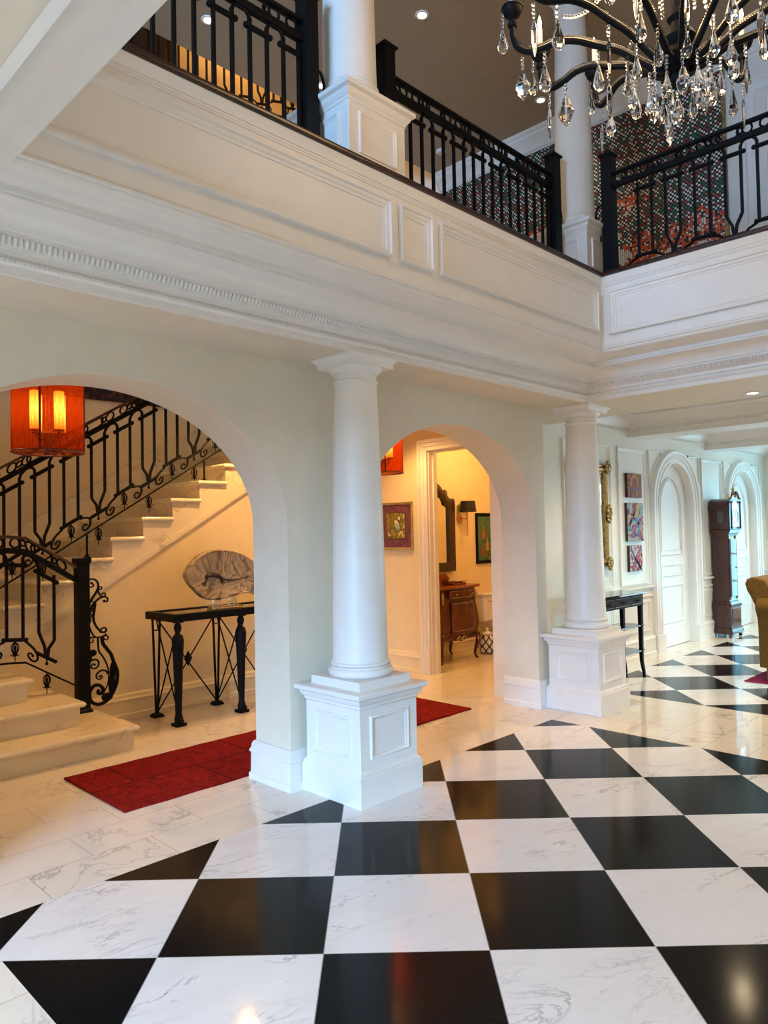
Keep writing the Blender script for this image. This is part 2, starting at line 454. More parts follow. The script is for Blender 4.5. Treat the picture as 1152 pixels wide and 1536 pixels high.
# arcade wall with its two elliptical arches
def arch_z(dx, hw=1.035, zs=1.594, h=.766): return zs + h * math.sqrt(max(0, 1 - (dx / hw) ** 2))
def arcade():
    w = MB(); Y0, Y1 = 3.545, 3.90; ZT = 2.92
    w.box(XE, .675, Y0, Y1, 0, ZT); w.box(2.745, 3.375, Y0, Y1, 0, ZT); w.box(5.445, 5.60, Y0, Y1, 0, ZT)
    for c in (1.71, 4.41):
        N = 48; pts = [(c - 1.035 * math.cos(PI * i / N), 0) for i in range(N + 1)]
        pts = [(x, arch_z(x - c)) for x, _ in pts]
        for (xa, za), (xb, zb) in zip(pts, pts[1:]):
            w.quad((xa, Y0, za), (xb, Y0, zb), (xb, Y0, ZT), (xa, Y0, ZT))
            w.quad((xa, Y1, za), (xb, Y1, zb), (xb, Y1, ZT), (xa, Y1, ZT))
            w.quad((xa, Y0, za), (xb, Y0, zb), (xb, Y1, zb), (xa, Y1, za))
    return struct(w, 'wall_arcade', 'wall', smooth=20)
arcade()
BASE = [(0, 0), (.035, 0), (.035, .035), (.026, .045), (.024, .165), (.032, .172), (.032, .182), (.022, .20), (.020, .222), (.010, .238), (0, .24)]
b = MB()
b.sweep([(2.745, 3.545), (3.375, 3.545), (3.375, 3.9), (2.745, 3.9)], BASE, True, -1)
b.sweep([(5.445, 3.9), (5.445, 3.545), (5.60, 3.545), (5.60, 4.0)], BASE, False, -1)
b.sweep([(.675, 3.9), (.675, 3.545), (XE, 3.545)], BASE, False, 1)
struct(b, 'baseboard_arcade', 'trim')

# entablature ring and panelled fascia round the void
PROF = [(-.03, 2.598), (0, 2.598), (0, 2.628), (.010, 2.630), (.018, 2.640), (.018, 2.652), (.010, 2.660), (.014, 2.664), (.022, 2.666), (.022, 2.684),
        (.030, 2.690), (.038, 2.694), (.060, 2.728), (.068, 2.734), (.068, 2.744), (.082, 2.748), (.086, 2.762), (.110, 2.786), (.150, 2.808), (.196, 2.822),
        (.204, 2.824), (.204, 2.836), (.212, 2.838), (.212, 2.862), (.222, 2.866), (.240, 2.868), (.262, 2.878), (.270, 2.884), (.322, 2.886), (.330, 2.890), (.340, 2.905),
        (.340, 2.915), (.352, 2.918), (.352, 2.926), (.344, 2.936), (.340, 2.940), (.340, 3.392), (.346, 3.396), (.346, 3.404), (.350, 3.406), (.350, 3.416), (.356, 3.418), (.362, 3.446), (.372, 3.462), (.372, 3.470), (.30, 3.470)]
VO = [(VX0, VY0), (VX1, VY0), (VX1, VY1), (VX0, VY1)]
e = MB()
e.sweep(VO, [(d - .34, z) for d, z in PROF], True, 1)
# leaf enrichment and bead row run along the cornice
def enrich(p0, p1, out):
    p0, p1 = Vector(p0), Vector(p1); L = (p1 - p0).length; t = (p1 - p0).normalized(); nn = int(L / .022)
    for i in range(nn):
        c = p0 + t * (L * (i + .5) / nn)
        for s in (-1, 1):
            a = c + out * .034 + t * (.002 * s); g = c + out * .058 + t * (.009 * s)
            e.add([(a.x, a.y, 2.690), ((a + t * .007 * s + out * .012).x, (a + t * .007 * s + out * .012).y, 2.699), (g.x, g.y, 2.731), ((c + out * .072 + t * .002 * s).x, (c + out * .072 + t * .002 * s).y, 2.722), ((c + out * .058).x, (c + out * .058).y, 2.703)], [(0, 1, 4), (1, 2, 3, 4)])
    nb = int(L / .019)
    for i in range(nb):
        c = p0 + t * (L * (i + .5) / nb) + out * .019
        e.ball((c.x, c.y, 2.646), .0075, 5, 4)
enrich((VX0 - .33, 3.08), (5.53, 3.08), Vector((0, -1)))
enrich((5.535, 3.08), (5.535, .2), Vector((-1, 0)))
# raised panels of the fascia
my = lambda a, b, t: (a, VY1 - t, b)
mx = lambda a, b, t: (VX1 - t, a, b)
mxl = lambda a, b, t: (VX0 + t, a, b)
mys = lambda a, b, t: (a, VY0 + t, b)
for x0, x1 in ((1.0, 2.852), (2.922, 3.193), (3.262, 5.120)): frame_ring(e, my, x0, x1, 3.035, 3.352, .052, .030)
for y0, y1 in ((1.49, 2.666), (1.13, 1.42), (-.12, 1.06)):
    frame_ring(e, mx, y0, y1, 3.02, 3.352, .052, .030); frame_ring(e, mxl, y0, y1, 3.02, 3.352, .052, .022)
for x0, x1 in ((1.0, 2.852), (2.922, 3.193), (3.262, 5.120)): frame_ring(e, mys, x0, x1, 3.035, 3.352, .052, .022)
struct(e, 'trim_1', 'trim')
n_ = MB()
n_.sweep(VO, [(-.12, 3.468), (.036, 3.468), (.046, 3.474), (.050, 3.486), (.046, 3.498), (.036, 3.503), (-.12, 3.503), (-.12, 3.468)], True, 1)
struct(n_, 'trim_2', 'nosing')

# soffits behind the beams, slab of the upper floor, ceilings
s_ = MB()
s_.box(XE, 5.545, 3.09, 3.56, ZS, 2.66); s_.box(5.545, 6.42, YS, 3.56, ZS, 2.66); s_.box(5.60, 6.42, 3.56, 4.0, ZS, 2.66); s_.box(-.40, .575, YS, 3.09, ZS, 2.66)
struct(s_, 'ceiling_soffit', 'ceil', smooth=0)
s_ = MB()
s_.box(VX1 + .05, 7.60, YS, VY1 + .05, 2.92, Z2); s_.box(7.6, XF, YS, 4.0, 2.92, 3.1)
s_.box(XE, 7.60, VY1 + .05, 6.05, 2.92, Z2); s_.box(6.0, 8.4, 6.05, 7.3, 2.92, Z2)
s_.box(XE, VX0 - .05, YS, VY1 + .05, 2.92, Z2); s_.box(VX0 - .05, VX1 + .05, YS, VY0 - .05, 2.92, Z2)
struct(s_, 'floor_upper', 'ceil', smooth=0)
s_ = MB()
s_.box(XE, 7.70, YS, 6.25, ZC, ZC + .12)
struct(s_, 'ceiling_upper', 'taupe', smooth=0)
s_ = MB(); s_.box(XE, 7.7, 6.25, 7.4, 8.0, 8.1); s_.box(XE, 7.7, 6.20, 6.26, ZC + .1, 8.05)
struct(s_, 'ceiling_stairwell', 'hallwall', smooth=0)

CROWN = [(0, 2.63), (.016, 2.63), (.016, 2.655), (.03, 2.66), (.036, 2.69), (.05, 2.70), (.056, 2.725), (.085, 2.755), (.135, 2.80), (.19, 2.825), (.195, 2.825), (.195, 2.845), (.21, 2.85), (.235, 2.88), (.24, 2.925)]
c_ = MB()
for x0, x1 in ((6.42, 8.14), (8.56, 10.44), (10.86, XF)):
    c_.sweep([(x0, YS), (x1, YS), (x1, 4.0), (x0, 4.0)], CROWN, True, 1)
    y = 3.96
    while y > -1:       # fluted band of the crown
        for X, sg in ((x1, -1),):
            c_.box(X + sg * .034, X + sg * .046, y - .012, y, 2.664, 2.694)
        y -= .030
    x = x0 + .1
    while x < x1 - .06:
        c_.box(x, x + .014, 3.954, 3.966, 2.664, 2.694); x += .030
for x0, x1 in ((8.14, 8.56), (10.44, 10.86)):
    c_.box(x0, x1, YS, 4.0, 2.605, 2.64)
c_.sweep([(-.40, 3.08), (-.40, YS)], CROWN, False, -1)
struct(c_, 'trim_3', 'trim')

# ------------------------------------------------------------------ gallery wall with two arched doors
GY = 4.0
DOORS = [(9.42, .525), (11.87, .525)]       # centre, half width of the opening
DS, DT = 1.84, 2.365                        # spring line and crown
def dz(dx, hw, zs=DS, top=DT): return zs + (top - zs) * math.sqrt(max(0, 1 - (dx / hw) ** 2))
g = MB()
xs = [5.60]
for c, h in DOORS: xs += [c - h, c + h]
xs += [XF]
for i in range(0, len(xs), 2): g.box(xs[i], xs[i + 1], GY, GY + .14, 0, 2.92)
for c, h in DOORS:
    N = 40; pts = [(c - h * math.cos(PI * i / N)) for i in range(N + 1)]
    for xa, xb in zip(pts, pts[1:]):
        za, zb = dz(xa - c, h), dz(xb - c, h)
        g.quad((xa, GY, za), (xb, GY, zb), (xb, GY, 2.92), (xa, GY, 2.92))
        g.quad((xa, GY, za), (xb, GY, zb), (xb, GY + .14, zb), (xa, GY + .14, za))
# panel frames and wainscot
mg = lambda a, b, t: (a, GY - t, b)
for x0, x1 in ((6.66, 7.665), (7.85, 8.585), (10.27, 11.01)):
    frame_ring(g, mg, x0, x1, .87, 2.485, .05, .022)
    frame_ring(g, mg, x0, x1, .30, .66, .04, .016)
def spandrel(x0, x1, c, sgn):
    """three-cornered raised panel above an arch shoulder"""
    R = .535 + .215 + .03
    pts = []
    xa, xb = (x0, x1)
    N = 12
    for i in range(N + 1):
        x = xa + (xb - xa) * i / N; dx = abs(x - c)
        pts.append((x, DS + .67 * math.sqrt(max(0, 1 - (dx / (R + .01)) ** 2)) + .03))
    pts = [p for p in pts if p[1] < 2.47]
    if len(pts) < 3: return
    poly = [(p[0], p[1]) for p in pts] + [(pts[-1][0], 2.485), (pts[0][0], 2.485)]
    g.tube([(p[0], GY - .006, p[1]) for p in poly], .014, 6, True)
for c, h in DOORS:
    spandrel(c - .77, c - .42, c, -1); spandrel(c + .42, c + .77, c, 1)
RAIL = [(0, .80), (.012, .80), (.02, .81), (.04, .82), (.04, .838), (.0, .842)]
RAIL2 = [(0, .695), (.012, .70), (.022, .712), (.022, .722), (0, .73)]
for x0, x1 in ((6.66, 8.66), (10.185, 11.10), (12.64, XF)):
    g.sweep([(x0, GY), (x1, GY)], RAIL, False, -1); g.sweep([(x0, GY), (x1, GY)], RAIL2, False, -1)
    g.sweep([(x0, GY), (x1, GY)], [(0, 0), (.05, 0), (.05, .04), (.035, .055), (.032, .19), (.04, .20), (.025, .235), (0, .245)], False, -1)
struct(g, 'wall_gallery', 'cream')
AR = [(0, 0), (.004, .030), (.020, .034), (.026, .022), (.080, .024), (.086, .034), (.098, .034), (.104, .026), (.150, .028), (.158, .044), (.178, .052), (.196, .050), (.212, .030), (.215, 0)]
for k, (c, h) in enumerate(DOORS):
    d = MB(); N = 40
    path = [(c - h, 0)] + [(c - h * math.cos(PI * i / N), dz(-h * math.cos(PI * i / N), h)) for i in range(N + 1)] + [(c + h, 0)]
    v = []; m = len(path); kk = len(AR)
    for i in range(m):
        if path[i][1] <= DS + 1e-6: nx, nz = (-1 if path[i][0] < c else 1), 0
        else:
            nx, nz = (path[i][0] - c) / h ** 2, (path[i][1] - DS) / (DT - DS) ** 2; L = math.hypot(nx, nz); nx /= L; nz /= L
        for q, t in AR: v.append((path[i][0] + nx * q, GY - t, max(0, path[i][1] + nz * q * (.80 if nz > 0 else 1))))
    F = [(i * kk + j, (i + 1) * kk + j, (i + 1) * kk + j + 1, i * kk + j + 1) for i in range(m - 1) for j in range(kk - 1)]
    d.add(v, F)
    d.box(c - h - .22, c - h + .003, GY - .06, GY, 0, .22); d.box(c + h - .003, c + h + .22, GY - .06, GY, 0, .22)
    struct(d, 'trim_%d' % (4 + k), 'trim')
    # the door leaf, set back in its arched reveal
    l = MB(); YD = GY + .075
    pts = [(c - h * math.cos(PI * i / N)) for i in range(N + 1)]
    for xa, xb in zip(pts, pts[1:]):
        l.quad((xa, YD, 0.006), (xb, YD, .006), (xb, YD, dz(xb - c, h)), (xa, YD, dz(xa - c, h)))
        l.quad((xa, YD + .04, 0.006), (xb, YD + .04, .006), (xb, YD + .04, dz(xb - c, h)), (xa, YD + .04, dz(xa - c, h)))
    md = lambda a, b, t: (a, YD - t, b)
    pr = [(0, 0), (0, .008), (.012, .016), (.028, .012), (.04, 0)]
    frame_ring(l, md, c - .33, c + .33, .30, .80, .04, .014, pr); frame_ring(l, md, c - .33, c + .33, .90, 1.07, .035, .014, pr)
    hp = .33; top = [(c - hp * math.cos(PI * i / 20), 1.76 + .42 * math.sin(PI * i / 20)) for i in range(21)]
    ring = [(c - hp, 1.18)] + top + [(c + hp, 1.18)]
    l.tube([(x, YD - .006, z) for x, z in ring], .014, 6, True)
    l.tube([(c + (x - c) * .86, YD - .003, 1.18 + .06 + (z - 1.18) * .91) for x, z in ring], .007, 5, True)
    struct(l, 'door_%d' % (k + 1), 'trim', smooth=30)

# end wall of the gallery with a tall window in it, entry wall with glazed doors and an upper window
def wall_x(name, x0, x1, ya, yb, za, zb, holes, mat):
    w = MB(); ys = sorted({ya, yb, *[h[0] for h in holes], *[h[1] for h in holes]}); zs = sorted({za, zb, *[h[2] for h in holes], *[h[3] for h in holes]})
    for a, b in zip(ys, ys[1:]):
        for c, d in zip(zs, zs[1:]):
            if any(h[0] <= a and b <= h[1] and h[2] <= c and d <= h[3] for h in holes): continue
            w.box(x0, x1, a, b, c, d)
    return struct(w, name, mat, smooth=0)
def sash(name, x, ya, yb, za, zb, nx, nz):
    w = MB()
    w.box(x - .03, x + .03, ya, ya + .06, za, zb); w.box(x - .03, x + .03, yb - .06, yb, za, zb); w.box(x - .03, x + .03, ya, yb, za, za + .08); w.box(x - .03, x + .03, ya, yb, zb - .06, zb)
    for i in range(1, nx): w.box(x - .015, x + .015, ya + (yb - ya) * i / nx - .015, ya + (yb - ya) * i / nx + .015, za, zb)
    for i in range(1, nz): w.box(x - .015, x + .015, ya, yb, za + (zb - za) * i / nz - .015, za + (zb - za) * i / nz + .015)
    return struct(w, name, 'trim', smooth=0)
WG = [(2.35, 3.45, .15, 2.45), (-1.0, 1.2, .15, 2.45)]
wall_x('wall_end', XF, XF + .15, YS, 4.14, 0, 3.1, WG, 'cream')
for i, h in enumerate(WG): sash('window_%d' % (i + 1), XF + .10, *h, 2 if i == 0 else 4, 5)
WE = [(-1.9, 2.3, .05, 2.20), (1.0, 3.45, 3.75, 6.0)]
wall_x('wall_entry', XE - .15, XE, YS, 7.35, 0, 8.05, WE, 'wall')
for i, h in enumerate(WE): sash('window_%d' % (i + 3), XE - .10, *h, 4, 4)
w = MB(); WX0, WX1, WZ = 6.95, 8.3, 2.0  # unseen opening, placed to steer cyan daylight onto the gallery wall
w.box(XE, WX0, YS - .12, YS, 0, 3.0); w.box(WX1, XF, YS - .12, YS, 0, 3.0); w.box(WX0, WX1, YS - .12, YS, WZ, 3.0); w.box(WX0, WX1, YS - .12, YS, 0, .06); w.box(XE, 7.7, YS - .12, YS, 3.0, ZC)
for i in range(6): x = WX0 + (WX1 - WX0 - .06) * i / 5; w.box(x, x + .06, YS - .09, YS - .03, .06, WZ)
struct(w, 'wall_foyer', 'wall', smooth=0)

# ------------------------------------------------------------------ stair hall and powder room shell
YW, YB = 6.055, 7.30
LX0, LZ0, LM = 2.757, 1.163, .592                    # foot line of the stone stringer
lz = lambda x: LZ0 + LM * (x - LX0)
w = MB(); w.box(XE, 8.5, YB, YB + .1, 0, 8.05)
struct(w, 'wall_stair', 'hallwall', smooth=0)
u = MB(); X0 = LX0 - LZ0 / LM
u.prism([(X0, 0), (6.0, 0), (6.0, lz(6.0)), ], lambda a, b, t: (a, t, b), YW, YW + .08)
u.sweep([(2.50, YW), (6.0, YW)], [(d, z * .86) for d, z in BASE], False, -1)
struct(u, 'wall_understair', 'hallwall', smooth=0)
t_ = MB()
t_.prism([(X0, 0), (X0 + .06, 0), (6.0, lz(6.0) - .035), (6.0, lz(6.0) + .012), (X0, .012)], lambda a, b, t: (a, t, b), YW - .018, YW)
struct(t_, 'trim_6', 'smar', smooth=0)
# hall end wall with the powder-room doorway
DY0, DY1, DZ = 4.325, 5.25, 2.42
w = MB(); w.box(6.0, 6.12, 3.9, DY0, 0, 2.92); w.box(6.0, 6.12, DY1, YW + .02, 0, 2.92); w.box(6.0, 6.12, DY0, DY1, DZ, 2.92)
w.sweep([(6.0, YW), (6.0, DY1 + .14)], [(d, z * .9) for d, z in BASE], False, -1)
struct(w, 'wall_hall_end', 'hallwall', smooth=20)
CAS = [(0, 0), (.0, .03), (.012, .034), (.018, .024), (.07, .026), (.078, .036), (.088, .036), (.094, .026), (.15, .028), (.158, .042), (.185, .05), (.21, .046), (.222, .02), (.222, 0)]
c_ = MB(); k = len(CAS); v = []
for y, z, sy, sz in ((DY0, 0, -1, 0), (DY0, DZ, -1, 1), (DY1, DZ, 1, 1), (DY1, 0, 1, 0)):
    wsc = .55 if sz else .55
    for q, t in CAS: v.append((6.0 - t, y + sy * q * .60, z + sz * q * .58))
c_.add(v, [(i * k + j, (i + 1) * k + j, (i + 1) * k + j + 1, i * k + j + 1) for i in range(3) for j in range(k - 1)])
c_.box(5.955, 6.0, DY1 - .003, DY1 + .14, 0, .26); c_.box(5.955, 6.0, DY0 - .14, DY0 + .003, 0, .26)
c_.box(5.995, 6.13, DY1 - .012, DY1, 0, DZ); c_.box(5.995, 6.13, DY0, DY0 + .012, 0, DZ); c_.box(5.995, 6.13, DY0, DY1, DZ - .012, DZ)
c_.box(6.05, 6.09, DY1 - .03, DY1 - .012, 0, DZ); c_.box(6.05, 6.09, DY0 + .012, DY0 + .03, 0, DZ)
struct(c_, 'trim_7', 'trim')
PY = 5.95
w = MB(); w.box(6.06, 8.5, PY, PY + .1, 0, 2.92); w.box(8.4, 8.5, 4.1, PY, 0, 2.92); w.box(6.12, 8.5, 4.14, 4.2, 0, 2.92); w.box(6.06, 8.5, 4.14, PY, 2.88, 2.915)
w.box(6.12, 6.125, DY1 + .01, PY, 0, 2.9)
w.sweep([(8.4, PY), (6.12, PY)], [(d, z * .75) for d, z in BASE], False, 1)
struct(w, 'wall_powder', 'pow', smooth=20)

# upper storey: long wall with crown, panelled door surround on the right
w = MB(); w.box(7.55, 7.70, YS, 7.35, Z2, 8.05)
struct(w, 'wall_upper', 'cream', smooth=0)
UC = [(0, 6.08), (.015, 6.08), (.02, 6.11), (.04, 6.12), (.05, 6.15), (.10, 6.20), (.15, 6.235), (.155, 6.26), (.18, 6.27), (.20, ZC)]
w = MB()
w.sweep([(7.55, YS), (7.55, 6.25)], UC, False, 1)
for y0, y1 in ((1.25, 2.42), (-.2, 1.1)):
    frame_ring(w, lambda a, b, t: (7.55 - t, a, b), y0, y1, 3.55, 5.86, .11, .035)
    frame_ring(w, lambda a, b, t: (7.55 - t, a, b), y0 + .2, y1 - .2, 3.75, 5.66, .05, .02)
w.sweep([(7.55, YS), (7.55, 2.44)], [(0, 3.49), (.03, 3.49), (.03, 3.66), (.015, 3.69), (0, 3.70)], False, 1)
struct(w, 'trim_8', 'trim')

# ------------------------------------------------------------------ columns
def column(cx, cy, z0, zt, label):
    o = thing('column', label, 'column', (cx, cy, z0), 'white columns round the foyer')
    q = MB()
    q.lathe([(.258, z0), (.258, z0 + .165), (.252, z0 + .172), (.252, z0 + .182), (.240, z0 + .196), (.236, z0 + .204), (.236, z0 + .545),
             (.243, z0 + .55), (.243, z0 + .562), (.262, z0 + .585), (.266, z0 + .600), (.288, z0 + .612), (.288, z0 + .636), (.282, z0 + .640)], (cx, cy), sq=4)
    q.build('pedestal', 'trim', o, bevel=.003)
    h = .236
    for m in (lambda a, b, t: (cx + a, cy - h - t, b), lambda a, b, t: (cx - h - t, cy + a, b), lambda a, b, t: (cx + h + t, cy + a, b), lambda a, b, t: (cx + a, cy + h + t, b)):
        p = MB(); frame_ring(p, m, -.158, .158, z0 + .255, z0 + .500, .030, .013, [(0, 0), (.002, .010), (.010, .013), (.016, .007), (.024, .006), (.030, 0)])
        p.build('panel_moulding', 'trim', o)
    q = MB(); q.lathe([(.212, z0 + .638), (.212, z0 + .690)], (cx, cy), sq=4); q.build('plinth', 'trim', o, bevel=.002)
    zb = z0 + .690
    q = MB()
    q.lathe([(.186, zb)] + [(.178 + .018 * math.cos(a), zb + .026 + .025 * math.sin(a)) for a in [PI * (-.5 + i / 8) for i in range(9)]] +
            [(.180, zb + .054), (.180, zb + .062)] + [(.170 + .012 * math.cos(a), zb + .074 + .011 * math.sin(a)) for a in [PI * (-.5 + i / 6) for i in range(7)]] +
            [(.170, zb + .087), (.168, zb + .094)], (cx, cy), 48)
    q.build('base', 'trim', o)
    zn = zt - .158
    q = MB(); P = []
    for i in range(15):
        u = i / 14; r = .166 - .037 * (u ** 1.6)
        if i == 0: r = .169
        P.append((r, zb + .094 + (zn - zb - .094) * u))
    q.lathe(P, (cx, cy), 56); q.build('shaft', 'trim', o)
    q = MB()
    q.lathe([(.129, zn), (.136, zn + .003), (.139, zn + .010), (.136, zn + .017), (.129, zn + .020), (.128, zn + .052), (.136, zn + .054), (.136, zn + .062),
             (.142, zn + .066), (.156, zn + .080), (.163, zn + .092), (.162, zn + .100)], (cx, cy), 48)
    q.lathe([(.165, zt - .060), (.165, zt - .036), (.168, zt - .032), (.180, zt - .016), (.190, zt - .010), (.190, zt)], (cx, cy), sq=4)
    q.build('capital', 'trim', o)
    return o
C1, C2 = (3.06, 3.255), (5.76, 3.258)
column(*C1, 0, ZS, 'white column on a panelled pedestal between the two arches, standing on the marble floor')
column(*C2, 0, ZS, 'white column on a panelled pedestal on the marble floor, right of the second arch')
column(*C1, Z2, ZC, 'upper white column on its pedestal on the balcony, left one of the two upstairs')
column(*C2, Z2, ZC, 'upper white column on the balcony corner, behind the chandelier')

# ------------------------------------------------------------------ wrought-iron railings
def railing(o, P, zb, s0, s1, s_first, kinds, sp=.1155, capmat='iron', low=True, drops=True, extra_feet=()):
    """P(s, n, z) -> world; zb(s) = foot line; balusters in pairs from s_first. kinds alternates 'bar' and 'vee'."""
    T = lambda s, h, n=0: P(s, n, zb(s) + h)
    def run(a, b): 
        k = max(2, int(abs(b - a) / .12)); return [a + (b - a) * i / k for i in range(k + 1)]
    def rail(name, h, w, t, mat):
        m = MB(); S = run(s0, s1); v = []
        for s in S: v += [T(s, h, -w), T(s, h, w), T(s, h + t, w), T(s, h + t, -w)]
        F = []
        for i in range(len(S) - 1):
            for k in range(4): F.append((i * 4 + k, i * 4 + (k + 1) % 4, i * 4 + 4 + (k + 1) % 4, i * 4 + 4 + k))
        F += [(0, 1, 2, 3), tuple(len(v) - 4 + k for k in range(4))]
        m.add(v, F); m.build(name, mat, o, smooth=0, bevel=.004)
    rail('handrail', 1.032, .024, .022, capmat)
    rail('middle_rail', .920, .022, .042, 'iron')
    if low: rail('bottom_rail', .102, .008, .015, 'iron')
    # frieze of rings between the two upper rails
    per = 4 * sp; zc = .997
    def ring(s, h, r, rz=None, w=.008, st=0):
        rz = rz or r; m = MB()
        m.tube([T(s + x, h + z) for x, z in [((st if c >= 0 else -st) + r * c, rz * q) for c, q in [(math.cos(2 * PI * i / 18), math.sin(2 * PI * i / 18)) for i in range(18)]]], w, 5, True)
        m.build('frieze_ring', 'iron', o)
    s = s_first - per
    while s < s1 + per:
        for ds, r, st in ((.06, .034, 0), (.115, .020, 0), (.17, .034, 0), (.255, .036, .045), (.345, .020, 0), (.40, .034, 0)):
            if s0 + .05 < s + ds < s1 - .05: ring(s + ds, zc, r, .036 if r > .03 else .022, .008, st)
        s += per
    bars = []
    k = 0; s = s_first
    bal = []
    while s + sp <= s1 + .02:
        bal.append((s, s + sp, kinds[k % 2])); k += 1; s += 2 * sp
    r = .0135
    for (a, b, kd) in bal:
        for q, side in ((a, 1), (b, -1)):
            if q < s0 or q > s1: continue
            m = MB()
            if kd == 'bar': pts = [T(q, .885), T(q, .275)]
            else:
                mid = (a + b) / 2
                pts = [T(q, .885), T(q, .385), T(q + side * .006, .37), T(q + side * sp * .36, .30), T(mid - side * .006, .225)]
            m.tube(pts, r, 4); m.build('baluster', 'iron', o, smooth=0)
        m = MB(); m.tube([T(a - .022, .838), T(b + .022, .838)], .0165, 8); m.ball(T(a - .022, .838), .018, 8, 6); m.ball(T(b + .022, .838), .018, 8, 6); m.build('collar', 'iron', o)
        if kd == 'bar':
            m = MB(); m.tube([T(a - .022, .283), T(b + .022, .283)], .0155, 8); m.ball(T(a - .022, .283), .017, 8, 6); m.ball(T(b + .022, .283), .017, 8, 6); m.build('collar', 'iron', o)
        else:
            mid = (a + b) / 2
            m = MB(); m.tube([T(mid - .072, .222), T(mid + .072, .222)], .0145, 8); m.ball(T(mid, .175), .013, 8, 6); m.tube([T(mid, .222), T(mid, .175)], .006, 5); m.build('collar', 'iron', o)
    for (a, b, kd), (a2, b2, k2) in zip(bal, bal[1:]):
        m = MB(); c = (b + a2) / 2; R = (a2 - b) / 2
        m.tube([T(c + R * math.cos(PI * i / 12), .868 + .060 * math.sin(PI * i / 12)) for i in range(13)], .0115, 6); m.build('hoop', 'iron', o)
    # scrolls from each lower collar to the vee
    for (a, b, kd) in bal:
        if kd != 'bar': continue
        for side, e_ in ((1, b), (-1, a)):
            x0 = e_ + side * .015; x1 = e_ + side * sp * 1.35
            if not (s0 - .03 < x1 < s1 + .03): continue
            pts = [(x0, .270), (x0 + side * .03, .258), (x0 + side * .065, .240), (x0 + side * .088, .205), (x0 + side * .084, .165), (x0 + side * .055, .145), (x0 + side * .028, .158), (x0 + side * .022, .185), (x0 + side * .040, .198), (x0 + side * .055, .185)]
            m = MB(); P3 = catmull([T(*p) for p in pts], 4)
            m.tube(P3, [.0105 - .004 * i / len(P3) for i in range(len(P3))], 5); m.ball(T(*pts[-1]), .011, 6, 5); m.build('scroll', 'iron', o)
    if drops:
        for (a, b, kd) in bal:
            mid = (a + b) / 2; h0 = .270 if kd == 'bar' else .105
            if not (s0 < mid < s1): continue
            m = MB(); x, y, z = T(mid, h0)
            m.lathe([(.003, z), (.006, z - .02), (.004, z - .03), (.010, z - .05), (.006, z - .10), (.003, z - .16)], (x, y), 8)
            for i in range(5):
                an = 2 * PI * i / 5
                m.tube(catmull([(x + d * math.cos(an), y + d * math.sin(an), z + h) for d, h in ((.004, -.012), (.021, -.03), (.026, -.06), (.014, -.095), (.012, -.11), (.03, -.108))], 3), .0042, 4)
            m.build('drop_finial', 'iron', o)
    for s in extra_feet:
        m = MB(); x, y, z = T(s, .10); zf = extra_feet[s]
        m.tube([(x, y, z), (x, y, zf + .01)], .0085, 6); m.lathe([(.032, zf), (.032, zf + .008), (.018, zf + .016), (.014, zf + .03)], (x, y), 12); m.build('foot_post', 'iron', o)
def newel(o, x, y, z0, z1, w=.048, cap=True, finial=False):
    m = MB()
    P = [(w + .014, z0), (w + .014, z0 + .015), (w, z0 + .03), (w, z1 - .05)]
    if cap: P += [(w + .012, z1 - .045), (w + .016, z1 - .03), (.004, z1 + .03)]
    else: P += [(w + .010, z1 - .03), (w + .010, z1)]
    m.lathe(P, (x, y), sq=4); m.build('newel_post', 'iron', o, smooth=0, bevel=.002)
def side_scroll(o, x, y, z0, dx, dy):
    """flat S-bracket between a newel and the column"""
    pts = [(0, .56), (.02, .60), (.055, .60), (.075, .56), (.078, .50), (.065, .43), (.045, .37), (.040, .31), (.052, .27), (.075, .25), (.060, .285)]
    m = MB(); m.tube(catmull([(x + dx * a, y + dy * a, z0 + b + .2) for a, b in pts], 4), .010, 6); m.build('bracket_scroll', 'iron', o)

ZR = 3.50
RY = 3.27
o = thing('balcony_railing', 'black wrought-iron balcony railing at upper left, left of the upper column', 'railing', (1.8, RY, ZR), 'upper balcony railings')
railing(o, lambda s, n, z: (s, RY + n, z), lambda s: ZR, .66, 2.70, 1.170 - .462, ('bar', 'vee'), drops=False)
newel(o, 2.735, RY, ZR, 4.745); side_scroll(o, 2.78, RY, ZR, 1, 0)
o = thing('balcony_railing', 'black wrought-iron balcony railing spanning between the two upper columns', 'railing', (4.4, RY, ZR), 'upper balcony railings')
railing(o, lambda s, n, z: (s, RY + n, z), lambda s: ZR, 3.42, 5.42, 3.627, ('bar', 'vee'), drops=False)
newel(o, 3.395, RY, ZR, 4.745); newel(o, 5.425, RY, ZR, 4.745); side_scroll(o, 3.35, RY, ZR, -1, 0); side_scroll(o, 5.47, RY, ZR, 1, 0)
RX = 5.76
o = thing('balcony_railing', 'black wrought-iron balcony railing at upper right, in front of the dotted mosaic', 'railing', (RX, 1.6, ZR), 'upper balcony railings')
railing(o, lambda s, n, z: (RX - n, 2.92 - s, z), lambda s: ZR, 0, 3.0, .24, ('bar', 'vee'), drops=False)
newel(o, RX, 2.935, ZR, 4.745); side_scroll(o, RX, 2.98, ZR, 0, 1)

